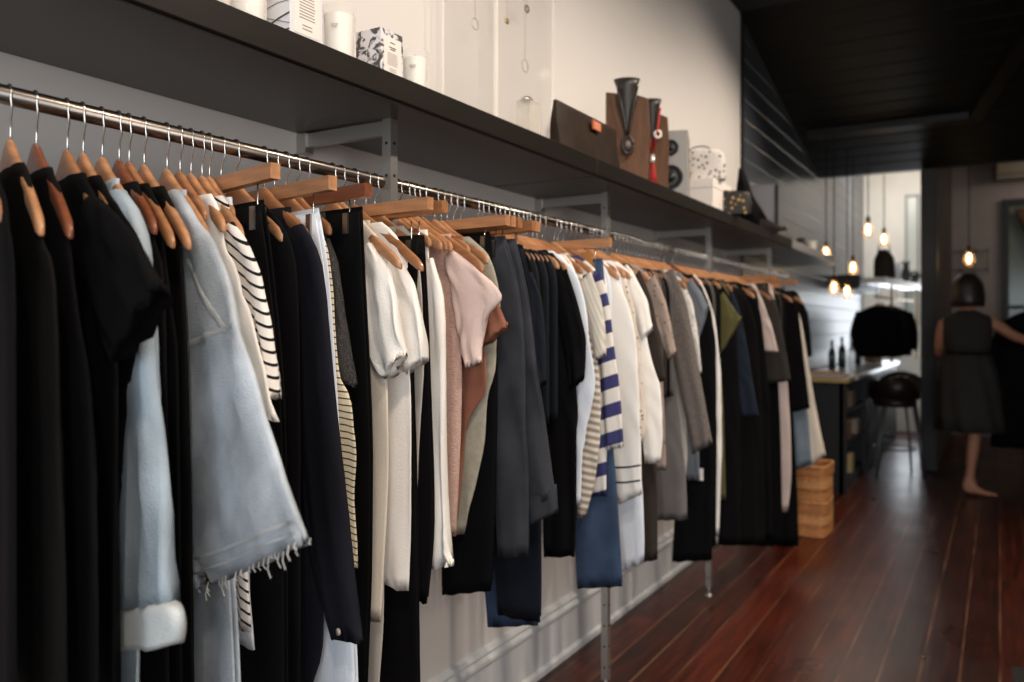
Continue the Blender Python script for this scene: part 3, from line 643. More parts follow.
p, q = to_uz(695, 467, t, ph), to_uz(705, 480, t, ph); b = BM(); box(b, p.x, q.x, -.0175, -.0165, q.y, p.y); link('price_tag', b, mat('white card', 'e6e2dc'), o)
G('black_skirt', 'black wrap skirt between the tagged black dress and the thin white strip', 'black wrap skirt', 'skirt', BK[0], [(708, 300), (716, 340), (717, 450), (716, 545)], phi=5, u=.2, ref=(716, 340), wood=2, left=[(690, 450), (690, 560)])
G('white_cardigan', 'white cardigan showing as one long thin strip beside black clothes', 'thin white cardigan', 'cardigan', WHITE, [(706, 292), (715, 316), (721, 370), (722, 450), (719, 535)], phi=5, u=.21, ref=(718, 345), wood=0, left=[(705, 450), (708, 535)])
G('olive_t_shirt', 'olive green t-shirt with an angled sleeve', 'olive green t-shirt', 't-shirt', OLIVE, [(716, 300), (723, 400), (726, 500)], phi=5, u=.23, ref=(741, 319), wood=0,
  sleeve=([(724, 292), (733, 306), (742, 319)], [(714, 305), (717, 330), (721, 355)]), left=[(710, 400), (712, 500)])
G('black_jumpsuit', 'long black jumpsuit between the olive and the slate navy t-shirts', 'long black jumpsuit', 'jumpsuit', BK[1], [(728, 290), (736, 320), (740, 400), (741, 545)], phi=5, u=.21, ref=(736, 320), wood=0, left=[(715, 450), (718, 545)])
G('navy_t_shirt', 'slate navy tunic among black clothes, hem at mid height', 'slate navy tunic', 'tunic', NVT, [(727, 282), (738, 303), (747, 345), (754, 390), (759, 416)], phi=5, u=.21, ref=(747, 345), wood=1, left=[(735, 380), (742, 419)])
G('black_dress', 'long black dress right after the slate navy tunic', 'black dress after the navy tunic', 'dress', BK[3], [(744, 292), (756, 320), (763, 420), (765, 545)], phi=5, u=.2, ref=(756, 320), wood=0, left=[(735, 450), (738, 545)])
G('black_coat', 'long black coat before the slim pale sleeve', 'long black coat', 'coat', BK[0], [(750, 285), (761, 310), (770, 400), (773, 540)], phi=5, u=.21, ref=(761, 310), wood=0, left=[(745, 450), (748, 540)])
G('pale_blouse', 'pale blush blouse seen as a slim strip among black clothes', 'slim pale blush blouse', 'blouse', PALE, [(754, 282), (764, 304), (773, 330), (778, 352)], phi=5, u=.21, ref=(773, 330), wood=0, left=[(755, 330), (760, 352)])
G('grey_tunic', 'dark grey tunic after the slim pale blouse', 'dark grey tunic', 'tunic', DGR, [(765, 285), (777, 304), (786, 350), (791, 381)], phi=5, u=.21, ref=(777, 304), wood=1, left=[(760, 350), (764, 384)])
G('black_trousers', 'long black trousers clipped near the end of the rail', 'long black trousers near the rail end', 'trousers', BK[2], [(768, 285), (776, 330), (781, 430), (783, 545)], phi=5, u=.16, ref=(768, 285), kind='pants', wood=0, left=[(755, 450), (758, 546)])
G('pale_trousers', 'pale pink trousers leg glimpsed between black clothes', 'pale pink trousers', 'trousers', PALE, [(772, 287), (786, 360), (791, 430), (792, 480), (788, 512)], phi=5, u=.16, ref=(772, 287), kind='pants', wood=1, left=[(770, 440), (777, 512)])
G('black_tunic', 'black tunic before the cream coat at the rail end', 'black tunic by the cream coat', 'tunic', BK[1], [(785, 288), (798, 306), (804, 360), (810, 408)], phi=5, u=.21, ref=(798, 306), wood=0, left=[(780, 380), (784, 415)])
G('black_trousers', 'long black trousers hanging beside the stacked wicker trays', 'black trousers by the wicker trays', 'trousers', BK[0], [(778, 289), (786, 330), (794, 420), (798, 500), (799, 546)], phi=5, u=.16, ref=(778, 289), kind='pants', wood=0, left=[(770, 450), (776, 546)])
G('pale_jeans', 'washed blue jeans above the stacked wicker trays', 'washed blue jeans above the trays', 'jeans', cloth('washed blue denim', '76838e', var=.2), [(786, 289), (800, 350), (809, 420), (812, 464)], phi=5, u=.16, ref=(786, 289), kind='pants', wood=1, left=[(790, 420), (796, 470)])
G('cream_coat', 'cream coat with a long pale edge at the rail end', 'cream coat', 'coat', CREAM, [(792, 295), (801, 318), (812, 386), (820, 430), (826, 455)], phi=4, u=.21, ref=(801, 318), wood=0, left=[(795, 400), (806, 470)])
G('black_jacket', 'black jacket hung last on the clothes rail', 'black jacket hung last', 'jacket', BK[3], [(796, 290), (808, 312), (811, 335), (812, 356)], phi=4, u=.21, ref=(808, 312), wood=0, left=[(795, 320), (798, 360)])
# hangers packed tightly between the garments above, each with a plain dark or pale top mostly hidden
def filler(t0, t1, n, m, where, phi=6, wood=(0, 1, 0)):
    for k in range(n):
        t = t0 + (t1 - t0) * (k + .5) / n
        if m: o = empty('packed_shirt', (-RAIL_D, t, RAIL_Z), -R(phi)); tag(o, 'shirt packed tightly ' + where, 'shirt', 'shirts packed ' + where)
        B = [(.105, hz(.105) + .019), (.135, hz(.135) + .014), (.15, hz(.15) - .03), (.15, -.4), (.15, -.6)]
        if m: link('body', loft([(-u, z) for u, z in B], B, rows=16, M=18, T=.0085, amp=.001, seed=k, top_full=True), m[k % len(m)], o, True)
        h = empty('clothes_hanger', (-RAIL_D, t, RAIL_Z), -R(phi)); tag(h, 'wooden shoulder hanger packed tightly ' + where, 'hanger', 'hangers packed ' + where)
        child('shoulder_bar', bar_mesh(wood[k % 3], .125), h); child('hook', HM['hook'], h); child('hook_sleeve', HM['tip'], h)
TS = sorted(x[1] for x in USED if isinstance(x[1], float))
def T_(name): return [x[1] for x in USED if x[0] == name]
FILL = [(T_('teal_t_shirt')[0] + .02, T_('black_t_shirt')[1] - .015, 6, [BK[0], TEAL], 'between the teal and the boxy black t-shirts'),
        (T_('taupe_blouse')[0] + .02, T_('grey_coat')[0] - .015, 7, [GREYM, DKB, BK[1]], 'between the taupe dotted blouse and the grey coat'),
        (T_('white_blouse')[0] + .02, T_('blush_blouse')[0] - .015, 3, None, 'between the white blouse and the blush blouse'),
        (T_('white_cardigan')[0] + .03, T_('olive_t_shirt')[0] - .02, 5, [BK[0], BK[1], GREYM], 'between the thin white cardigan and the olive t-shirt'),
        (T_('pale_trousers')[0] + .03, T_('black_tunic')[0] - .02, 8, [BK[0], BK[1], DGR], 'between the pale trousers and the last black tunic'),
        (T_('black_coat')[0] + .03, T_('pale_blouse')[0] - .02, 4, [BK[0], BK[2]], 'between the long black coat and the slim pale blouse'),
        (T_('black_jumpsuit')[0] + .02, T_('navy_t_shirt')[0] - .02, 3, [BK[2], OLIVE], 'between the black jumpsuit and the navy tunic'),
        (T_('navy_t_shirt')[0] + .02, T_('black_dress')[-1] - .02, 4, [BK[2], BK[1]], 'between the navy tunic and the next black dress'),
        (T_('cream_coat')[0] + .02, T_('black_jacket')[0] - .02, 4, [BK[2], BK[1]], 'between the cream coat and the last black jacket'),
        (T_('striped_sweater')[0] + .02, T_('blue_jeans')[-1] - .015, 2, [COOLW, WHITE], 'between the bold striped sweater and the blue jeans'),
        (T_('blue_jeans')[-1] + .02, T_('white_t_shirt')[-1] - .02, 3, [COOLW, WHITE], 'between the blue jeans and the banded white t-shirt'),
        (T_('black_t_shirt')[-1] + .015, T_('white_shirt')[-1] - .012, 1, [BK[0]], 'behind the boxy black t-shirt'),
        (T_('white_shirt')[-1] + .02, T_('striped_t_shirt')[0] - .02, 2, [COOLW, CREAM], 'before the taupe striped t-shirt'),
        (T_('white_tee')[0] + .025, T_('brown_t_shirt')[0] - .02, 2, [DKB, WHITE], 'before the dark brown t-shirt'),
        (T_('grey_t_shirt')[0] - .1, T_('grey_t_shirt')[0] - .02, 2, [GBLUE, GREYM], 'before the grey blue t-shirt')]
for f in FILL:
    if f[1] > f[0]: filler(*f)
# ------------------------------------------------------------------ things on the shelf
def on_shelf(px, d):
    p = at_d(px, 100, d); return Vector((-d, p.y, SH_T))
M_glass = mat('candle glass', 'f2eee6', rough=.06, trans=.0, alpha=.14, spec=.6)
M_wax = mat('cream wax', 'f8f4ec', rough=.35)
M_ink = mat('dark print', '5a534d', rough=.7); M_ink2 = mat('soft grey print', '9d948b', rough=.7); M_card = mat('white card box', 'e3dad2', rough=.6)
def candle(px, d, h, r, label):
    o = empty('glass_candle', on_shelf(px, d)); tag(o, label, 'candle', 'glass candles on the shelf')
    b = BM(); lathe(b, [(r * .84, 0), (r * .86, .004), (r, h), (r - .003, h), (r * .86 - .003, .012), (.001, .012)], 40, close=False)
    b.faces.ensure_lookup_table()
    vs = [v for v in b.verts if v.co.z == 0]
    b.faces.new(vs[::-1]); link('glass', b, M_glass, o, True)
    b = BM(); lathe(b, [(r * .83 - .003, .0125), (r * .98 - .004, h * .86)], 40); link('wax', b, M_wax, o, False)
    b = BM()
    for k, (w, zz) in enumerate(((.016, .62), (.012, .58))):
        for i in range(6):
            a = R(-62) + (i - 3) * w / r / 6 + 0; rr = r * (.86 + .14 * zz) + .0006
            a2 = a + w / r / 9
            q = [(rr * math.cos(x), rr * math.sin(x), h * zz + dz) for x, dz in ((a, 0), (a2, 0), (a2, .003), (a, .003))]
            b.faces.new([b.verts.new(v) for v in q])
    link('printed_mark', b, M_ink2, o)
    b = BM(); tube(b, [(0, 0, h * .86), (.001, 0, h * .86 + .012)], .001, 6); link('wick', b, M_ink, o)
candle(248, 1.165, .118, .037, 'glass candle at the frame top, before the box with branch drawings')
candle(339, 1.16, .116, .036, 'glass candle standing between the branch-drawn box and the floral box')
candle(415, 1.165, .1, .033, 'smaller glass candle beyond the floral box, nearest the acrylic panels')
M_branch = mat('branch drawing card', 'd6d4d6', rough=.6, var=.06)
M_floral = mat('black floral print card', 'cfcbd0', rough=.6, dots=None)
def floral():
    m = M_floral; nt = m.node_tree; N, L = nt.nodes, nt.links; bs = N['Principled BSDF']
    tc = N.new('ShaderNodeTexCoord'); n = N.new('ShaderNodeTexNoise'); n.inputs['Scale'].default_value = 38; n.inputs['Detail'].default_value = 3; n.inputs['Distortion'].default_value = 1.5
    L.new(tc.outputs['Object'], n.inputs['Vector']); cr = N.new('ShaderNodeValToRGB'); cr.color_ramp.interpolation = 'EASE'
    e = cr.color_ramp.elements; e[0].position = .42; e[0].color = rgb('4a4542'); e[1].position = .53; e[1].color = rgb('d6d2d4'); L.new(n.outputs[0], cr.inputs[0]); L.new(cr.outputs[0], bs.inputs['Base Color'])
floral()
def gift_box(px, d, wx, wy, h, label, m, name='candle_box', rz=0, branches=False):
    p = on_shelf(px, d); o = empty(name, p, rz); tag(o, label, 'box')
    link('carton', boxbm(-wx, 0, 0, wy, 0, h), m, o, bevel=.0015)
    b = BM(); box(b, 0, .0008, wy * .14, wy * .9, h * .1, h * .86); lb = link('label_panel', b, M_card, o)
    b = BM(); rn = random.Random(int(px))
    for zz, w in ((.74, .22), (.64, .3), (.60, .22)): box(b, .0008, .0012, wy * (.5 - w / 2), wy * (.5 + w / 2), h * zz, h * (zz + .022))
    link('heading_print', b, M_ink, lb)
    b = BM()
    for i in range(8): box(b, .0008, .0012, wy * .27, wy * (.75 - .06 * rn.random()), h * (.52 - i * .034), h * (.532 - i * .034))
    for i in range(2): box(b, .0008, .0012, wy * .36, wy * .66, h * (.2 - i * .04), h * (.215 - i * .04))
    link('small_print', b, M_ink2, lb)
    if branches:
        b = BM(); rn = random.Random(5)
        for i in range(9):
            z = h * (.08 + .105 * i); z2 = z + rn.uniform(-.02, .02)
            tube(b, [(-wx * .98, -.0006, z), (-wx * .5, -.0008, (z + z2) / 2 + rn.uniform(-.004, .004)), (-.001, -.0006, z2)], rn.choice((.0006, .0009, .0016)), 5)
        link('branch_drawing', b, M_ink, o)
    return o
gift_box(290, 1.125, .062, .085, .165, 'tall white carton with branch drawings beside the glass candles', M_branch, branches=True)
gift_box(381, 1.125, .07, .075, .103, 'small carton with black floral print between two glass candles', M_floral)
o = empty('cotton_pouch', on_shelf(217, 1.15)); tag(o, 'little white pouch at the frame top before the first glass candle', 'pouch')
link('pouch_body', loft([(-.025, .045), (-.03, .02), (-.022, .002)], [(.025, .045), (.03, .02), (.022, .002)], rows=8, T=.012, amp=.001, hemwave=0), cloth('white pouch cloth', 'd8cdc4'), o, True)
# acrylic display panels with jewellery
M_acr = mat('clear acrylic', 'f4efe6', rough=.07, alpha=.13, spec=.8)
_n = M_acr.node_tree; _t = _n.nodes.new('ShaderNodeBsdfTransparent'); _g = _n.nodes.new('ShaderNodeBsdfGlossy'); _m = _n.nodes.new('ShaderNodeMixShader')
_g.inputs['Roughness'].default_value = .06; _m.inputs[0].default_value = .06
_n.links.new(_t.outputs[0], _m.inputs[1]); _n.links.new(_g.outputs[0], _m.inputs[2]); _n.links.new(_m.outputs[0], _n.nodes['Material Output'].inputs['Surface'])
M_edge = mat('bright acrylic edge', 'fbf6ec', rough=.3, alpha=.75)
M_gold = mat('gold', 'c79a4a', metal=1, rough=.25); M_silver = mat('silver', 'd0ccc6', metal=1, rough=.2)
def t_at(px, d): return at_d(px, 0, d).y
for a_, b_, lb in ((443, 495, 'clear acrylic display panel nearest the candles'), (497, 553, 'clear acrylic display panel nearest the brown clutch')):
    ta, tb = t_at(a_, 1.44), t_at(b_, 1.44)
    o = empty('display_panel', (-1.44, ta, SH_T), 0); tag(o, lb + ', leaning on the white wall', 'display panel')
    link('sheet', boxbm(-.0025, .0025, .002, tb - ta - .002, .001, .92), M_acr, o)
    link('polished_edge', boxbm(-.0026, .0026, 0, .0019, .001, .92), M_edge, o)
    link('polished_edge', boxbm(-.0026, .0026, tb - ta - .0019, tb - ta, .001, .92), M_edge, o)
for px, py, r_, mm, lb in ((475, 24, .018, M_silver, 'thin silver hoop pendant hanging on the first acrylic panel'), (507, 21, .008, M_gold, 'small gold charm pendant near the top of the acrylic panel'), (527, 9, .012, M_ink, 'dark leaf pendant at the frame top over the acrylic panel'), (525, 66, .022, M_silver, 'large fine hoop pendant low on the second acrylic panel')):
    p = at_d(px, py, 1.432); o = empty('pendant_necklace', p); tag(o, lb, 'necklace')
    b = BM(); tube(b, [(0, r_ * math.cos(2 * math.pi * k / 20), r_ * math.sin(2 * math.pi * k / 20)) for k in range(21)], .0011 if r_ > .015 else .003, 6)
    link('pendant', b, mm, o, True)
    b = BM(); tube(b, [(0, 0, r_), (0, .01, .3)], .0005, 4); tube(b, [(0, 0, r_), (0, -.012, .3)], .0005, 4); link('chain', b, M_silver, o)
# brown leather clutch
M_lea = mat('dark brown leather', '261a10', spec=.25, rough=.5, var=.3, vscale=18, bump=.3, bscale=120)
ta, tb = 2.19, 2.60
o = empty('leather_clutch', (-1.135, ta, SH_T)); tag(o, 'flat dark brown leather clutch with an orange tag, standing before the necklace busts', 'clutch bag')
b = BM(); rows = 10
rings = []
for i in range(rows + 1):
    f = i / rows; z = .002 + .152 * f; th = .016 * (1 - f) + .006
    ring = [b.verts.new((-.02 + s * th, y + (.004 * math.sin(9 * z * 6)), z)) for s, y in ((1, .0), (1.05, .11), (1.1, .22), (1.05, .33), (1, .45), (-1, .45), (-1.05, .22), (-1, .0))]
    rings.append(ring)
for r0, r1 in zip(rings, rings[1:]):
    for k in range(8): b.faces.new((r0[k], r0[(k + 1) % 8], r1[(k + 1) % 8], r1[k]))
b.faces.new(rings[0][::-1]); b.faces.new(rings[-1]); link('pouch', b, M_lea, o, True, bevel=.003)
b = BM(); box(b, -.0005, .0045, .225, .285, .108, .137); tg = link('orange_tag', b, mat('orange leather tag', 'b8613c', rough=.5), o)
b = BM()
for i in range(3): box(b, .0046, .0052, .232, .278, .114 + i * .007, .1165 + i * .007)
link('tag_print', b, mat('tag print', 'e0a98a'), tg)
o = empty('glass_block', (-1.2, 2.1, SH_T)); tag(o, 'small clear glass stand with silver pieces beside the leather clutch', 'display stand')
link('block', boxbm(-.02, .03, -.03, .03, .001, .13), mat('cloudy glass', 'cfc8ba', rough=.1, alpha=.4), o, bevel=.003)
b = BM(); lathe(b, [(.012, 0), (.02, .006), (.012, .014)], 12); link('silver_piece', b, M_silver, o, True, loc=(.0, 0, .13))
# necklace busts
M_bust = mat('brown bust wood', '543620', spec=.25, rough=.45, var=.25, vscale=8, stretch=(5, 5, 1)); M_neck = mat('black leather neck', '201a17', rough=.4)
def bust(px, d, w, h, label, rz):
    p = on_shelf(px, d); o = empty('necklace_bust', p, rz); tag(o, label, 'display bust', )
    b = BM(); t = .016
    out = [(-w * .42, 0), (w * .46, 0), (w * .5, h * .5), (w * .46, h * .82), (w * .2, h * .86), (-w * .2, h * .88), (-w * .5, h * .9), (-w * .5, h * .55)]
    fa = [b.verts.new((x, -t - .02 * (1 - z / h), z)) for x, z in out]; bk = [b.verts.new((x, t, z)) for x, z in out]
    b.faces.new(fa); b.faces.new(bk[::-1])
    for i in range(8): b.faces.new((fa[i], fa[(i + 1) % 8], bk[(i + 1) % 8], bk[i]))
    link('board', b, M_bust, o, bevel=.004)
    b = BM(); rings = []
    for i in range(9):
        f = i / 8; z = h * (.48 + .52 * f); hw_ = w * (.03 + .27 * min(1, f * 1.2) - (.06 if .7 < f < .95 else 0)); th = .012 + .022 * f
        rings.append([b.verts.new((hw_ * math.cos(2 * math.pi * k / 14) - .004, -t - .012 + th * math.sin(2 * math.pi * k / 14), z)) for k in range(14)])
    for r0, r1 in zip(rings, rings[1:]):
        for k in range(14): b.faces.new((r0[k], r0[(k + 1) % 14], r1[(k + 1) % 14], r1[k]))
    b.faces.new(rings[0][::-1]); b.faces.new(rings[-1]); link('neck', b, M_neck, o, True)
    return p
pb = bust(628, 1.2, .165, .385, 'brown wooden necklace bust with a black neck and black corded pendant', R(22))
pc = bust(653, 1.22, .13, .385, 'brown necklace bust behind the first, wearing the red tassel', R(20))
def frame_pt(p, rz, x, y, z): return Vector(p) + Matrix.Rotation(rz, 3, 'Z') @ Vector((x, y, z))
o = empty('pendant_necklace', frame_pt(pb, R(22), 0, 0, 0), R(22)); tag(o, 'black cord necklace with an oval dark stone on the wooden bust', 'necklace')
b = BM()
for s in (-1, 1): tube(b, [(s * .036, -.058, .35), (s * .022, -.06, .28), (s * .008, -.058, .2), (0, -.056, .17)], .004, 6)
link('cord', b, M_neck, o, True)
b = BM()
tube(b, [(.018 * math.cos(2 * math.pi * k / 20), -.055, .135 + .032 * math.sin(2 * math.pi * k / 20)) for k in range(21)], .006, 6); link('pendant_ring', b, M_neck, o, True)
b = BM(); lathe(b, [(.001, -.018), (.011, -.012), (.014, 0), (.011, .012), (.001, .018)], 12); link('stone', b, mat('dark stone', '6d625c', rough=.2), o, True, loc=(0, -.05, .137))
o = empty('tassel_necklace', frame_pt(pc, R(20), 0, 0, 0), R(20)); tag(o, 'red cord necklace with a white metal bead and a red tassel', 'necklace')
M_red = mat('red cord', 'a8201c', rough=.6)
b = BM()
for s in (-1, 1): tube(b, [(s * .03, -.055, .345), (s * .018, -.057, .26), (s * .004, -.05, .175)], .004, 6)
link('cord', b, M_red, o, True)
b = BM(); lathe(b, [(.007, 0), (.009, .012), (.007, .035)], 12); link('bead', b, mat('white metal', 'e6e2de', metal=.6, rough=.2), o, True, loc=(.0, -.05, .125))
b = BM(); rn = random.Random(2)
for i in range(26):
    a = rn.uniform(0, 6.28); q = rn.uniform(.004, .02)
    tube(b, [(.004 * math.cos(a), -.05 + .004 * math.sin(a), .127), (q * .6 * math.cos(a) + .002, -.05 + q * .4 * math.sin(a), .07), (q * math.cos(a) + .008, -.05 + q * .5 * math.sin(a), .005)], .0016, 5)
link('tassel', b, M_red, o, True)
b = BM(); tube(b, [(.02 + .012 * math.cos(2 * math.pi * k / 14), -.055, .24 + .014 * math.sin(2 * math.pi * k / 14)) for k in range(15)], .005, 6); link('charm', b, mat('shell white', 'e9e4dc', rough=.3), o, True)
# speaker
p = on_shelf(672, 1.19); o = empty('bookshelf_speaker', p, R(17)); tag(o, 'grey two-driver loudspeaker on the shelf beside the necklace busts', 'speaker')
M_spk = mat('grey speaker lacquer', '8d8984', rough=.4)
link('cabinet', boxbm(-.066, .066, 0, .2, .001, .295), M_spk, o, bevel=.004)
for zz, r_, nm in ((.222, .034, 'tweeter'), (.098, .052, 'woofer')):
    b = BM(); lathe(b, [(r_, 0), (r_, .004), (r_ * .86, .005), (r_ * .8, .001), (r_ * .3, -.004 + .006), (r_ * .25, .008), (.001, .011)], 28)
    q = link(nm, b, mat('black driver cone', '121212', rough=.45), o, True, loc=(-.006, -.001, zz), rot=(R(90), 0, 0))
link('back_edge', boxbm(-.0665, .0665, .2005, .206, .001, .2955), M_black, o)
# white box, dotted pouch, gold dotted pouch, black bag, grey board, end things
p = on_shelf(713, 1.15); o = empty('storage_box', p); tag(o, 'plain white lidded box beneath the white spotted pouch', 'box')
link('carton', boxbm(-.125, 0, 0, .3, .001, .118), M_card, o, bevel=.002); link('lid', boxbm(-.127, .002, -.002, .302, .1185, .16), M_card, o, bevel=.002)
o = empty('spotted_pouch', p + Vector((-.06, .09, .16)), R(12)); tag(o, 'white pouch with dark spots standing on the plain white box', 'pouch')
M_spot = cloth('spotted pouch cloth', 'd8d0c8', dots=('3b3431', 46, .3))
link('pouch_body', loft([(-.075, .15), (-.085, .1), (-.092, .04), (-.088, .003)], [(.06, .15), (.085, .13), (.092, .05), (.088, .003)], rows=14, T=.034, amp=.002, hemwave=0), M_spot, o, True)
b = BM(); tube(b, [(-.03 + .05 * math.cos(a / 10 * math.pi), 0, .15 + .022 * math.sin(a / 10 * math.pi)) for a in range(11)], .003, 6); link('handle', b, M_neck, o, True)
o = empty('gold_dotted_pouch', on_shelf(731, 1.105) + Vector((0, .05, 0)), R(14)); tag(o, 'black pouch with gold blotches leaning by the white box', 'pouch')
link('pouch_body', loft([(-.085, .13), (-.088, .07), (-.075, .003)], [(.07, .115), (.085, .06), (.08, .003)], rows=12, T=.016, amp=.001, hemwave=0), mat('black gold blotch cloth', '15120f', rough=.5, dots=('b98a3c', 42, .3)), o, True)
o = empty('slouchy_bag', on_shelf(752, 1.22)); tag(o, 'slumped black bag with a peaked top near the shelf end', 'bag')
link('bag_body', loft([(-.07, .37), (-.085, .26), (-.1, .15), (-.12, .002)], [(-.05, .37), (.0, .22), (.05, .14), (.1, .06), (.12, .002)], rows=18, T=.055, amp=.012, wl=.09, wr=.008, hemwave=0), BK[1], o, True)
o = empty('black_shoe', on_shelf(763, 1.12) + Vector((0, .12, 0))); tag(o, 'low black shoe at the dark shelf edge beyond the slumped bag', 'shoe')
link('upper', loft([(-.05, .07), (-.055, .03), (-.06, .012)], [(.0, .07), (.04, .045), (.1, .012)], rows=8, T=.03, amp=.001, hemwave=0), M_neck, o, True)
link('sole', boxbm(-.062, .102, -.03, .03, .001, .012), M_rubber, o, bevel=.003)
o = empty('grey_board', on_shelf(763, 1.41)); tag(o, 'small grey board with a dark edge leaning on the boarded wall', 'board')
link('face', boxbm(-.1, .08, 0, .012, .001, .44), mat('grey board', '88888c', rough=.5), o); link('edge', boxbm(.081, .1, -.004, .016, .001, .44), M_black, o)
for px, d, r_, h, col, nm, lb in ((812, 1.2, .035, .1, 'd7cfc6', 'ceramic_cup', 'pale ceramic cup near the far end of the grey shelf'), (801, 1.25, .03, .11, '2b2926', 'dark_jar', 'dark jar beside the pale cup on the grey shelf')):
    b = BM(); lathe(b, [(r_ * .8, .001), (r_, .02), (r_, h), (r_ - .004, h), (r_ - .006, .02), (.001, .02)], 20); tag(link(nm, b, mat(nm + ' glaze', col, rough=.3), None, True, loc=on_shelf(px, d)), lb, nm.split('_')[1])
b = BM(); q0 = on_shelf(793, 1.3)
for i in range(5): tube(b, [(0, 0, .001), (.01 * i - .02, .01 * i - .02, .1), (.05 * math.cos(i * 1.3), .05 * math.sin(i * 1.3), .19 + .01 * i)], .002, 5)
lathe(b, [(.02, .0005), (.026, .04), (.016, .07)], 12); tag(link('dried_stems', b, mat('dried stem', '8d8680', rough=.6), None, True, loc=q0), 'little vase of dry pale stems on the grey shelf', 'vase')
# ------------------------------------------------------------------ wicker trays on the floor
M_wick = [mat('wicker ' + str(i), c, rough=.55, var=.3, vscale=40, stretch=(1, 1, 4)) for i, c in enumerate(('c08450', 'cc9460', 'b07645'))]
ords = ['bottom tray of the wicker stack on the floor', 'second wicker tray up from the floor', 'third wicker tray up from the floor', 'third wicker tray down from the top', 'second wicker tray down from the top', 'topmost wicker tray of the floor stack']
base = Vector((-1.02, 5.42, 0))
for i in range(6):
    o = empty('wicker_tray', base + Vector((.003 * (i % 3 - 1), .004 * (i % 2), i * .0735)), R((i * 37) % 5 - 2)); tag(o, ords[i] + ', under the clothes at the rail end', 'tray', 'stacked wicker trays')
    b = BM()
    for k in range(5):
        z = .008 + k * .0135; pts = []
        for j in range(41):
            a = 2 * math.pi * j / 40; ex = lambda v: math.copysign(abs(v) ** .35, v)
            pts.append((.104 * ex(math.cos(a)), .15 * ex(math.sin(a)), z + .0012 * math.sin(j * 2.4 + k * 3.1)))
        tube(b, pts, .0068, 6, cap=False)
    link('woven_side', b, M_wick[i % 3], o, True)
    link('tray_floor', boxbm(-.1, .1, -.145, .145, .004, .01), M_wick[(i + 1) % 3], o)
    b = BM(); tube(b, [(.107 * math.copysign(abs(math.cos(2 * math.pi * j / 40)) ** .35, math.cos(2 * math.pi * j / 40)), .153 * math.copysign(abs(math.sin(2 * math.pi * j / 40)) ** .35, math.sin(2 * math.pi * j / 40)), .067) for j in range(41)], .0058, 6, cap=False)
    link('rim', b, M_wick[(i + 2) % 3], o, True)
# low black plinth at the frame corner
o = empty('floor_crate', (.26, 3.0, 0)); tag(o, 'black low crate on the floor, only its corner in frame', 'crate')
for z0 in (.015, .055): 
    b = BM(); box(b, -.22, .25, -.36, .36, z0, z0 + .035); link('slat_band', b, M_black, o, bevel=.002)
link('lid', boxbm(-.225, .255, -.365, .365, .092, .11), M_black, o, bevel=.002)
# ------------------------------------------------------------------ the cafe counter behind
CX0, CX1 = -1.46, -1.02
o = empty('cafe_counter', (-1.24, 6.75, 0)); tag(o, 'long black counter with a pale stone top and open side shelves', 'counter')
b = BM(); C0 = 6.75
L0, L1 = CX0 + 1.24, CX1 + 1.24
box(b, L0, L1 - .02, 0, .03, 0, .86); box(b, L0, L0 + .03, .03, 3.6, 0, .86); box(b, L0 + .03, L1, 1.18, 3.6, .02, .86); box(b, L0, L1 - .03, .03, 1.18, 0, .09)
box(b, L1 - .05, L1, 0, .05, 0, .86); box(b, L1 - .05, L1, 1.13, 1.18, 0, .86)
link('carcass', b, mat('black counter paint', '151516', rough=.5, var=.2), o)
for zz in (.36, .61):
    link('inner_shelf', boxbm(L0 + .03, L1 - .01, .031, 1.175, zz, zz + .02), M_black, o)
M_stone = mat('pale stone', 'c9c8c6', rough=.18, var=.06, vscale=5)
link('worktop', boxbm(L0, L1 + .03, .36, 3.62, .861, .9), M_stone, o, bevel=.004)
link('end_board', boxbm(L0, L1 + .02, -.03, .358, .861, .893), mat('waxed oak board', 'a08a5a', rough=.3, var=.2), o, bevel=.004)
shelf_things = [(.2, .63, .16, .17, '8b6a48', 'brown paper parcel on the upper counter shelf'), (.55, .63, .2, .14, '5e554d', 'grey folded cloth parcel beside the brown paper parcel'), (.3, .38, .22, .16, '6f4d33', 'brown wicker box on the lower counter shelf'), (.8, .38, .18, .13, '8d8277', 'pale box farther along the lower counter shelf'), (.5, .09, .14, .16, 'a18d66', 'tan box at the counter foot')]
for y, z, w, h, c, lb in shelf_things:
    b = BM(); box(b, -.1, .1, -w / 2, w / 2, .001, h)
    oo = link('parcel', b, mat('parcel ' + c, c, rough=.7, var=.15), None, loc=(-1.14, C0 + y, z if z > .1 else .091), bevel=.012); tag(oo, lb, 'parcel')
def lathe_thing(name, prof, m, loc, label, cat, group=None, n=18):
    b = BM(); lathe(b, prof, n); oo = link(name, b, m, None, True, loc=loc); tag(oo, label, cat, group); return oo
bot = [(.034, .001), (.036, .01), (.036, .16), (.03, .19), (.013, .22), (.013, .28), (.016, .285), (.016, .295), (.004, .296)]
M_bdark = mat('dark bottle glass', '1d2220', rough=.1); M_bclear = mat('clear bottle glass', 'd9e2e6', rough=.05, alpha=.45)
for i, (px, d, m, s, lb) in enumerate(((851, 1.2, M_bclear, .95, 'clear glass bottle catching light on the counter'), (842, 1.3, M_bdark, 1.0, 'dark bottle left of the clear one on the counter'.replace(' left of', ' before')), (858, 1.28, M_bdark, .85, 'short dark bottle just past the clear bottle'), (832, 1.36, M_bdark, .9, 'dark bottle against the boarded wall at the counter end'))):
    p = at_d(px, 380, d)
    lathe_thing('glass_bottle', [(r * s, z * s) for r, z in bot], m, (-d, p.y, .9 if p.y > 7.12 else .893), lb, 'bottle')
o = empty('serving_tray', (-1.2, 6.98, .893)); tag(o, 'pale serving tray with papers on the near counter end', 'tray')
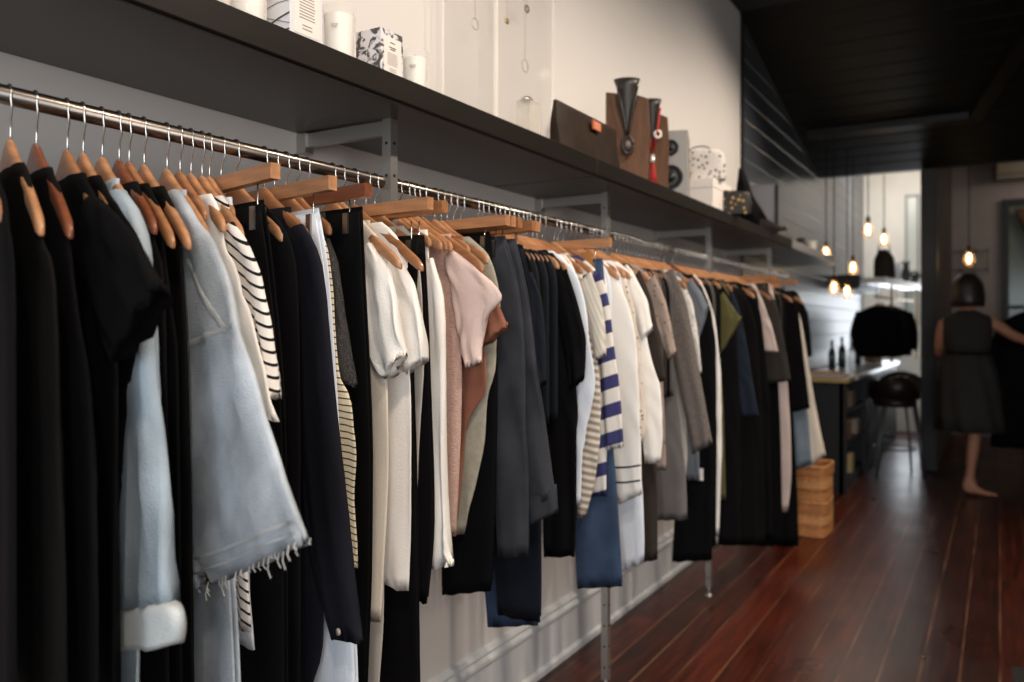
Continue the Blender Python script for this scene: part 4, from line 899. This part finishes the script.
link('tray_base', boxbm(-.17, .15, -.16, .12, .001, .025), mat('grey tray', 'a19c94', rough=.4), o, bevel=.006)
for k in range(3): link('paper', boxbm(-.13 + k * .006, .11, -.12, .09 - k * .01, .026 + k * .006, .0305 + k * .006), mat('kraft paper', 'a9876a' if 1 else '', rough=.7), o)
for i, (px, d, c, h, lb) in enumerate(((870, 1.2, '8a6c4f', .2, 'upright brown paper bag on the counter beneath the hanging black jackets'), (877, 1.15, 'a08463', .17, 'tan paper bag beside the brown one on the counter'))):
    p = at_d(px, 360, d); o = empty('paper_bag', (-d, p.y, .9), .3 * i); tag(o, lb, 'bag')
    link('bag_body', loft([(-.05, h), (-.055, h * .5), (-.055, .002)], [(.05, h), (.055, h * .5), (.055, .002)], rows=8, T=.035, amp=.002, hemwave=0), mat('paper bag ' + c, c, rough=.8), o, True)
# gantry shelf over the counter with posts, rod and hanging jackets
GX, G0, G1, GZ = -1.1, 9.05, 11.15, 1.735
GA = R(-6)
o = empty('overhead_shelf', (GX, G0, 0), GA); tag(o, 'white-edged overhead shelf on brass posts above the counter', 'shelf')
link('shelf_board', boxbm(-.13, .11, 0, G1 - G0, GZ, GZ + .06), mat('white shelf lacquer', 'e9e9e8', rough=.25), o, bevel=.004)
M_brass = mat('dull brass', '9a7f56', metal=.8, rough=.4)
for y in (.5, 1.8):
    b = BM(); tube(b, [(.06, y, .902), (.06, y, GZ)], .012, 10); link('post', b, M_brass, o, True)
b = BM(); tube(b, [(.0, .03, 1.6), (.0, 1.9, 1.6)], .011, 10)
for y in (.1, 1.0, 1.8): tube(b, [(0, y, 1.6), (0, y, GZ)], .006, 6)
link('hanging_rod', b, M_brass, o, True)
for i, (y, lb) in enumerate(((9.2, 'first black jacket hanging under the overhead shelf'), (9.36, 'second black jacket hanging under the overhead shelf'), (9.8, 'third black jacket hanging under the overhead shelf'))):
    o = empty('black_jacket', (GX + .105 * (y - G0), y, 1.6), R(-4 + 5 * i)); tag(o, lb, 'jacket', 'black jackets under the overhead shelf')
    link('body', loft([(-.05, -.09), (-.2, -.15), (-.23, -.35), (-.2, -.62)], [(.05, -.09), (.2, -.15), (.23, -.35), (.2, -.62)], rows=14, T=.03, amp=.006), BK[i], o, True)
    for s in (-1, 1):
        A = [(s * .17, -.14), (s * .2, -.35), (s * .19, -.55)]; B = [(s * .215, -.16), (s * .27, -.35), (s * .26, -.57)]
        link('sleeve', loft(A, B, rows=12, T=.035, amp=.005, yoff=-.01), BK[i], o, True)
    h = empty('clothes_hanger', (GX + .105 * (y - G0), y, 1.6), R(-4 + 5 * i)); tag(h, 'wooden hanger carrying the ' + lb.replace(' hanging under the overhead shelf', ' below the overhead shelf'), 'hanger')
    child('shoulder_bar', BARS[i], h); child('hook', HM['hook'], h); child('hook_sleeve', HM['tip'], h)
def on_gantry(px, d): p = at_d(px, 280, d); return Vector((-d, p.y, GZ + .0605))
p = on_gantry(884, 1.04); o = empty('leather_handbag', p); tag(o, 'rounded dark handbag standing on the overhead shelf', 'bag')
link('bag_body', loft([(-.05, .3), (-.1, .2), (-.1, .002)], [(.03, .3), (.1, .22), (.11, .002)], rows=12, T=.05, amp=.004, hemwave=0), M_lea, o, True)
b = BM(); tube(b, [(-.06 + .0, 0, .25), (-.05, 0, .34), (0, 0, .38), (.05, 0, .34), (.06, 0, .24)], .007, 6); link('strap', b, M_lea, o, True)
lathe_thing('grey_vase', [(.04, .001), (.045, .05), (.04, .22), (.03, .225)], mat('grey vase glaze', '8d9092', rough=.3), on_gantry(897, 1.0), 'slim grey vase beside the handbag on the overhead shelf', 'vase')
lathe_thing('black_vase', [(.04, .001), (.055, .08), (.03, .2), (.045, .25), (.04, .25)], M_bdark, on_gantry(906, .93), 'tall black vase past the grey vase on the overhead shelf', 'vase')
lathe_thing('black_bowl', [(.03, .001), (.07, .08), (.06, .13), (.02, .16)], M_bdark, on_gantry(914.5, .87), 'rounded black pot farthest along the overhead shelf', 'pot')
p = Vector((-1.3, 8.6, 1.6))
o = empty('wall_cabinet', (-1.35, 9.0, 1.68)); tag(o, 'dark wall cabinet on the boarded wall behind the bulbs', 'cabinet')
link('cabinet_body', boxbm(-.13, .1, 0, 1.6, 0, .15), M_black, o, bevel=.004)
for k in range(2): q = link('cabinet_door', boxbm(.101, .12, .01 + k * .8, .79 + k * .8, .01, .14), M_dk, o, bevel=.003)
# bar stools
M_metal = mat('grey painted metal', '6d7074', metal=.7, rough=.4); M_seat = mat('dark brown leather seat', '241812', rough=.4, var=.2)
def stool(x, y, rz, label):
    o = empty('bar_stool', (x, y, 0), rz); tag(o, label, 'stool', 'bar stools at the counter')
    b = BM(); lathe(b, [(.15, .6), (.175, .615), (.18, .65), (.16, .672), (.05, .68)], 24); link('seat', b, M_seat, o, True)
    for sx in (-1, 1):
        for sy in (-1, 1):
            b = BM(); tube(b, [(sx * .12, sy * .12, .61), (sx * .165, sy * .165, .3), (sx * .19, sy * .19, .002)], .011, 8); link('leg', b, M_metal, o, True)
    b = BM(); tube(b, [(.172 * math.cos(2 * math.pi * k / 24), .172 * math.sin(2 * math.pi * k / 24), .24) for k in range(25)], .008, 8); link('foot_ring', b, M_metal, o, True)
    b = BM(); rings = []
    for k in range(15):
        a = R(180 + k * 180 / 14); f = math.sin((k) / 14 * math.pi)
        rings.append([b.verts.new((r_ * math.cos(a), r_ * math.sin(a), z)) for r_, z in ((.17, .67), (.2, .67), (.205, .74 + .13 * f), (.18, .745 + .13 * f))])
    for r0, r1 in zip(rings, rings[1:]):
        for k in range(4): b.faces.new((r0[k], r0[(k + 1) % 4], r1[(k + 1) % 4], r1[k]))
    b.faces.new(rings[0]); b.faces.new(rings[-1][::-1]); link('low_back', b, M_seat, o, True)
stool(-.79, 7.85, R(20), 'nearest dark leather bar stool with a low curved back, at the counter')
stool(-.83, 8.75, R(8), 'farther dark leather bar stool, partly hidden behind the nearest stool')
# pendants
M_bulb = mat('bulb glass', 'ffd9a8', rough=.03, alpha=.22, emit='ff9a45', es=.12); M_fil = mat('glowing filament', 'ffe0b0', emit='ffd9a0', es=22); M_cord = mat('black cord', '0d0d0d', rough=.7); M_sock = mat('brass socket', '5a4026', metal=.7, rough=.4)
def pendant(px, py, d, label, top, s=1.0, w=2.5):
    s *= .85
    p = at_d(px, py, d); o = empty('pendant_bulb', p); tag(o, label, 'pendant light', 'bare bulbs on black cords')
    tz = top if top else min(3.2, (za + sl * (p.y - ya)) if p.y < 8.2 else 3.2)
    b = BM(); tube(b, [(0, 0, .085 * s), (0, 0, tz - p.z)], .0045, 6); link('cord', b, M_cord, o)
    b = BM(); lathe(b, [(.019 * s, .06 * s), (.021 * s, .085 * s), (.015 * s, .115 * s), (.006, .12 * s)], 14); link('socket', b, M_sock, o, True)
    b = BM(); lathe(b, [(.004, -.085 * s), (.03 * s, -.075 * s), (.05 * s, -.04 * s), (.052 * s, -.01 * s), (.035 * s, .035 * s), (.019 * s, .065 * s)], 22); link('bulb_glass', b, M_bulb, o, True)
    b = BM(); lathe(b, [(.003, -.045 * s), (.013 * s, -.03 * s), (.016 * s, 0), (.011 * s, .03 * s), (.003, .04 * s)], 12); link('filament', b, M_fil, o, True)
    l = bpy.data.lights.new('bulb_light', 'POINT'); l.energy = w; l.color = (1, .66, .36); l.shadow_soft_size = .015
    lo = bpy.data.objects.new('bulb_light', l); COL.objects.link(lo); lo.location = p + Vector((0, 0, -.0)); 
pendant(826, 252, 1.22, 'glowing pendant bulb closest to the grey shelf end', None, .85)
pendant(834, 287, 1.15, 'glowing pendant bulb hanging lowest of the left-side pair'.replace('left-side ', 'close '), None, 1.0)
pendant(847, 291, 1.12, 'lowest glowing pendant bulb, beside its close twin', None, 1.0)
pendant(853, 267, 1.1, 'glowing pendant bulb just before the dark wall cabinet', None, 1.0)
pendant(868, 229, .98, 'highest glowing pendant bulb, against the bright white wall', None, 1.1)
pendant(884, 239, .9, 'glowing pendant bulb directly over the rounded handbag', None, 1.0)
pendant(969, 258, .25, 'single glowing pendant bulb above the woman', 3.2, 1.15, 1.5)
# parlour wall: window with curtain, air conditioner, wire rack
q0 = at_y(1002, 200, Y1 - .02); q1 = at_y(1060, 420, Y1 - .02)
o = empty('window_frame', (q0.x, Y1, 0)); o.name = 'window_1'; o['kind'] = 'structure'
Wd, zt, zb_ = q1.x - q0.x, q0.z, .75
b = BM(); f = .07
box(b, 0, Wd, -.05, 0, zt - f, zt); box(b, 0, Wd, -.05, 0, zb_, zb_ + f); box(b, 0, f, -.05, 0, zb_ + f, zt - f); box(b, Wd - f, Wd, -.05, 0, zb_ + f, zt - f); box(b, f, Wd - f, -.04, 0, 1.5, 1.54)
link('window_frame', b, M_dk, o); link('pane', boxbm(f, Wd - f, -.02, -.01, zb_ + f, zt - f), mat('greenish pane', '6d7364', rough=.15), o)
M_cur = cloth('brown curtain', '5a4430', var=.15)
b = loft([(.12, zt - .12), (.3, zt - .6), (.42, zt - 1.2), (.42, .4)], [(.66, zt - .12), (.66, zt - .6), (.62, zt - 1.2), (.62, .4)], rows=16, T=.02, amp=.015, wl=.09)
tag(link('curtain', b, M_cur, None, True, loc=(q0.x, Y1 - .1, 0)), 'brown curtain drawn across the window behind the woman', 'curtain')
q = at_y(996, 172, Y1 - .12); o = empty('air_conditioner', (q.x, Y1 - .002, q.z - .1)); tag(o, 'beige air conditioner high on the mauve wall', 'air conditioner')
link('casing', boxbm(0, .8, -.2, -.003, 0, .26), mat('beige plastic', '9b8f7e', rough=.5), o, bevel=.015); link('louvre', boxbm(.04, .76, -.206, -.201, .03, .07), mat('beige louvre', '7d7263', rough=.5), o)
q = at_y(968, 270, Y1 - .03); o = empty('wire_rack', (q.x, Y1 - .004, q.z)); tag(o, 'thin dark wire wall rack behind the single bulb', 'rack')
b = BM()
for z in (0, .22): tube(b, [(-.22, -.03, z), (.22, -.03, z)], .006, 6)
for x in (-.2, -.07, .07, .2): tube(b, [(x, -.03, -.06), (x, -.03, .26)], .004, 6); tube(b, [(x, -.03, 0), (x, 0, 0)], .004, 6)
link('wires', b, M_black, o, True)
q = at_y(905, 195, Y1 - .02); b = BM(); box(b, 0, .16, -.03, 0, 1.3, q.z); box(b, .03, .13, -.035, -.03, 1.34, q.z - .04, 1)
oo = link('window_2', b, [mat('grey window frame', '8b8d8b', rough=.5), mat('window pane light', 'b9bdb8', rough=.3)], None, loc=(q.x, Y1 - .001, 0)); struct(oo)
# black coat and rail right of the woman
b = BM(); tube(b, [(0, 0, 0), (0, 1.2, 0)], .012, 10)
for y in (.03, 1.17): tube(b, [(0, y, -1.5), (0, y, 0)], .012, 10)
tag(link('freestanding_rail', b, M_metal, None, True, loc=(.2, 7.75, 1.505)), 'freestanding rail holding black coats beside the woman', 'rail')
for i, (y, lb) in enumerate(((7.85, 'long black coat nearest the woman on the freestanding rail'), (8.02, 'long black coat behind the first on the freestanding rail'))):
    o = empty('black_coat', (.2, y, 1.505)); tag(o, lb, 'coat', 'black coats on the freestanding rail')
    link('body', loft([(-.05, -.09), (-.2, -.16), (-.24, -.6), (-.27, -1.2)], [(.05, -.09), (.2, -.16), (.24, -.6), (.27, -1.2)], rows=18, T=.04, amp=.012, wl=.12), BK[i], o, True)
    for s in (-1, 1): link('sleeve', loft([(s * .17, -.15), (s * .2, -.4), (s * .21, -.75)], [(s * .215, -.17), (s * .28, -.4), (s * .29, -.77)], rows=14, T=.04, amp=.006, yoff=-.015), BK[i], o, True)
    h = empty('clothes_hanger', (.2, y, 1.505)); tag(h, 'wooden hanger carrying the ' + lb.replace('long ', ''), 'hanger')
    child('shoulder_bar', BARS[2], h); child('hook', HM['hook'], h)
# ------------------------------------------------------------------ the woman
PX, PY = -.215, 7.22
woman = empty('person', (PX, PY, 0), 0)
tag(woman, 'person with dark bobbed hair in a sleeveless dark dress, back turned, reaching out one arm', 'person')
M_skin = mat('skin', 'b07a5e', rough=.5, var=.05); M_dress = cloth('charcoal dress cloth', '35322f', var=.15); M_hair = mat('dark brown hair', '2a221e', rough=.4, var=.4, vscale=30, stretch=(6, 6, .6))
V = []; E = []; RAD = []
def node(p, r, par=None):
    V.append(p); RAD.append(r if isinstance(r, tuple) else (r, r)); i = len(V) - 1
    if par is not None: E.append((par, i))
    return i
# x to the right, y away from the camera
pel = node((0, 0, .93), (.15, .105))
wa = node((0, 0, 1.06), (.125, .09), pel); ch = node((0, .0, 1.2), (.14, .1), wa); sh = node((0, -.005, 1.33), (.13, .075), ch)
nk = node((0, 0, 1.41), .05, sh); nk2 = node((.0, .012, 1.46), .048, nk)
h1 = node((.0, .03, 1.51), (.062, .07), nk2); h2 = node((.0, .03, 1.575), (.075, .092), h1); h3 = node((0, .025, 1.64), (.07, .085), h2); h4 = node((0, .02, 1.675), (.035, .045), h3)
def leg(s, pts):
    p = pel
    for q, r in pts: p = node(q, r, p)
    return p
# standing leg in view, foot pointing to the right of the picture
a = leg(1, [((.06, .0, .82), .085), ((.05, .01, .66), .072), ((.045, .03, .48), .052), ((.035, .005, .36), .05), ((.02, -.01, .2), .036), ((.008, -.02, .085), .03)])
ft = node((.05, -.015, .045), (.034, .034), a); ft = node((.11, -.01, .03), (.036, .024), ft); ft = node((.175, .0, .02), (.034, .016), ft); ft = node((.205, .004, .016), (.02, .01), ft)
node((-.028, -.022, .04), (.03, .03), a)
# the other leg steps ahead, away from the camera
a = leg(-1, [((-.06, .03, .82), .085), ((-.03, .13, .67), .07), ((.0, .22, .5), .052), ((.01, .26, .36), .048), ((.015, .3, .2), .035), ((.015, .33, .09), .03)])
ft = node((.02, .37, .05), .032, a); ft = node((.035, .44, .03), (.034, .022), ft); ft = node((.045, .5, .02), (.03, .014), ft)
def hand(wr, d, side, curl):
    d = Vector(d).normalized(); up = Vector((0, 0, 1)); sdv = d.cross(up).normalized(); n = sdv.cross(d)
    w = Vector(V[wr]); palm = node(tuple(w + d * .05), (.036, .016), wr); pal2 = node(tuple(w + d * .085), (.038, .014), palm)
    for k, (off, ln) in enumerate(((-.03, .062), (-.01, .075), (.011, .07), (.031, .055))):
        b0 = w + d * .09 + n * off * side
        i0 = node(tuple(b0), .0088, pal2); i1 = node(tuple(b0 + d * ln * .5 + sdv * curl * .2), .008, i0); node(tuple(b0 + d * ln * .88 + sdv * curl), .007, i1)
    t0 = node(tuple(w + d * .035 + n * -.032 * side), .011, palm); t1 = node(tuple(w + d * .062 + n * -.055 * side + sdv * curl * .5), .0095, t0); node(tuple(w + d * .092 + n * -.06 * side + sdv * curl * .9), .008, t1)
# right arm reaching out to the coats
s1 = node((.115, 0, 1.345), .05, sh); s2 = node((.17, .0, 1.325), .048, s1); el = node((.3, .03, 1.225), .04, s2); el2 = node((.4, .09, 1.185), .036, el); wr = node((.5, .16, 1.16), .025, el2)
hand(wr, (.8, .6, -.08), 1, .02)
# left arm hanging a little bent
s1 = node((-.115, 0, 1.345), .05, sh); s2 = node((-.175, .0, 1.31), .046, s1); el = node((-.2, .06, 1.15), .036, s2); el2 = node((-.205, .13, 1.09), .032, el); wr = node((-.2, .2, 1.06), .024, el2)
hand(wr, (-.1, .9, .1), -1, .025)
me = bpy.data.meshes.new('body'); me.from_pydata([Vector(v) for v in V], E, []); me.materials.append(M_skin)
body = bpy.data.objects.new('body', me); COL.objects.link(body); body.parent = woman
sk = body.modifiers.new('skin', 'SKIN'); sk.use_smooth_shade = True
for i, sv in enumerate(me.skin_vertices[0].data):
    sv.radius = RAD[i]; sv.use_root = (i == 0)
ss = body.modifiers.new('sub', 'SUBSURF'); ss.levels = 2; ss.render_levels = 2
def rings(bm, secs, n=36, fold=0, nf=9, cap=True, open_=None):
    rr = []
    for (cx, cy, z, rx, ry, fo) in secs:
        rr.append([bm.verts.new((cx + (rx + fo * math.sin(nf * 2 * math.pi * k / n + z * 7)) * math.cos(2 * math.pi * k / n), cy + (ry + fo * math.sin(nf * 2 * math.pi * k / n + z * 7)) * math.sin(2 * math.pi * k / n), z)) for k in range(n)])
    for r0, r1 in zip(rr, rr[1:]):
        for k in range(n): bm.faces.new((r0[k], r0[(k + 1) % n], r1[(k + 1) % n], r1[k]))
    return rr
b = BM()
rr = rings(b, [(0, -.003, 1.42, .062, .058, 0), (0, -.004, 1.4, .095, .075, 0), (0, -.004, 1.375, .155, .092, 0), (0, -.004, 1.34, .178, .104, 0), (0, -.002, 1.27, .17, .115, 0), (0, 0, 1.18, .162, .118, .002), (0, 0, 1.085, .148, .112, .002)])
link('bodice', b, M_dress, woman, True).modifiers.new('solid', 'SOLIDIFY').thickness = .004
b = BM()
rr = rings(b, [(0, 0, 1.09, .149, .113, .001), (0, 0, 1.06, .16, .125, .004), (0, .005, .95, .195, .16, .008), (.005, .02, .8, .215, .2, .011), (.01, .035, .62, .228, .225, .013), (.012, .04, .495, .235, .235, .014)], n=72)
link('skirt', b, M_dress, woman, True).modifiers.new('solid', 'SOLIDIFY').thickness = .004
b = BM(); rings(b, [(0, 0, 1.075, .152, .116, 0), (0, 0, 1.1, .152, .116, 0)]); link('waist_seam', b, BK[0], woman, True).modifiers.new('solid', 'SOLIDIFY').thickness = .004
b = BM(); n = 40; rr = []
for i in range(13):
    f = i / 12; th_ = f * 1.9 if f < .75 else None
    if f < .7:
        a = f / .7 * math.pi / 2; r = math.sin(a); z = 1.585 + .115 * math.cos(a)
    else:
        g = (f - .7) / .3; r = 1 + .1 * math.sin(g * math.pi * .8); z = 1.585 - .135 * g
        if g > .8: r -= .06
    ring = []
    for k in range(n):
        an = 2 * math.pi * k / n; x, y = math.cos(an), math.sin(an)
        zz = z
        if f > .7 and y > .55: zz = max(z, 1.6 + .02)            # fringe stays above the face
        w = 1 + .012 * math.sin(an * 13 + i)
        ring.append(b.verts.new((.1 * max(r, .02) * x * w, .018 + .112 * max(r, .02) * y * w, zz)))
    rr.append(ring)
for r0, r1 in zip(rr, rr[1:]):
    for k in range(n): b.faces.new((r0[k], r0[(k + 1) % n], r1[(k + 1) % n], r1[k]))
hm = link('hair', b, M_hair, woman, True); hm.modifiers.new('solid', 'SOLIDIFY').thickness = -.012
b = BM()
for s in (-1, 1): bmesh.ops.create_icosphere(b, subdivisions=2, radius=.011, matrix=Matrix.Translation((s * .032, .112, 1.585)))
link('eye', b, mat('eye', 'd8d2c8', rough=.2), woman, True)
b = BM(); bmesh.ops.create_cone(b, segments=10, radius1=.014, radius2=.005, depth=.045, cap_ends=True, matrix=Matrix.Translation((0, .122, 1.558)) @ Matrix.Rotation(R(-20), 4, 'X')); link('nose', b, M_skin, woman, True)
b = BM(); tube(b, [(-.022, .104, 1.52), (0, .112, 1.519), (.022, .104, 1.52)], .005, 8); link('mouth', b, mat('lips', '8a4a42', rough=.4), woman, True)
o = empty('shoe_proto', (0, 0, 0)); bpy.data.objects.remove(o)
# ------------------------------------------------------------------ light
def look(o, tgt):
    o.rotation_euler = (Vector(tgt) - o.location).to_track_quat('-Z', 'Y').to_euler()
def area(name, loc, tgt, sx, sy, w, col):
    l = bpy.data.lights.new(name, 'AREA'); l.shape = 'RECTANGLE'; l.size, l.size_y = sx, sy; l.energy = w; l.color = col
    o = bpy.data.objects.new(name, l); COL.objects.link(o); o.location = loc; look(o, tgt); return o
def spot(name, loc, tgt, w, col, ang=75, rad=.05, blend=.6):
    l = bpy.data.lights.new(name, 'SPOT'); l.energy = w; l.color = col; l.spot_size = R(ang); l.spot_blend = blend; l.shadow_soft_size = rad
    o = bpy.data.objects.new(name, l); COL.objects.link(o); o.location = loc; look(o, tgt); return o
WARM = (1, .86, .72)
for i, (y, ty, w) in enumerate(((-.6, .6, 50), (.7, 1.3, 60), (1.9, 2.0, 70), (3.1, 3.2, 78), (4.57, 4.5, 85), (5.5, 5.1, 70))):
    spot('track_spot', (.1 if y > 5 else .35, y, 3.3 if 4.5 < y < 5 else 3.2 if y > 5 else 3.15), (-1.3, ty, 1.1), w * 1.3, WARM, 104, blend=.8)
area('right_soft_fill', (3.0, -1.6, 1.5), (-1.2, 2.4, 1.0), 2.4, 2.2, 88, (1, .97, .94))  # added soft fill on the garments from out of view, not an actual window
area('cool_back_fill', (.6, -3.0, 1.5), (-.8, 3, .9), 2.4, 2.0, 74, (.8, .9, 1))  # unseen cool fill added behind the camera, no opening in the wall there
area('cafe_window', (-1.0, 11.1, 1.15), (-1.0, 5, 1.15), .9, 1.5, 13, (.86, .93, 1))
area('cafe_light', (-1.0, 10.1, 3.1), (-1.05, 11.2, 2.1), .6, .5, 14, (1, .95, .88))
area('cafe_partition_fill', (-1.3, 9.7, 3.15), (-.62, 9.6, 1.3), .3, 1.4, 24, (.95, .97, 1))  # added light that brightens the partition face mirrored in the gloss boards
area('parlour_light', (1.2, 10.4, 3.1), (.6, 11.2, 1.5), .8, .5, 9, (1, .86, .74))
w = bpy.data.worlds.new('world'); sc.world = w; w.use_nodes = True
w.node_tree.nodes['Background'].inputs[0].default_value = (.5, .55, .65, 1); w.node_tree.nodes['Background'].inputs[1].default_value = .05
# ------------------------------------------------------------------ camera
cd = bpy.data.cameras.new('camera'); cam = bpy.data.objects.new('camera', cd); COL.objects.link(cam)
cd.sensor_width = 36; cd.lens = F / 1024 * 36; cd.shift_y = -15 / 1024
cam.location = (0, 0, CH); cam.rotation_euler = (R(90), 0, TH)
cd.clip_start = .05; cd.dof.use_dof = True; cd.dof.focus_distance = 1.55; cd.dof.aperture_fstop = 2.8
sc.camera = cam
sc.view_settings.view_transform = 'Standard'; sc.view_settings.look = 'None'; sc.view_settings.gamma = 1; sc.view_settings.exposure = .18
sc.view_settings.use_curve_mapping = False
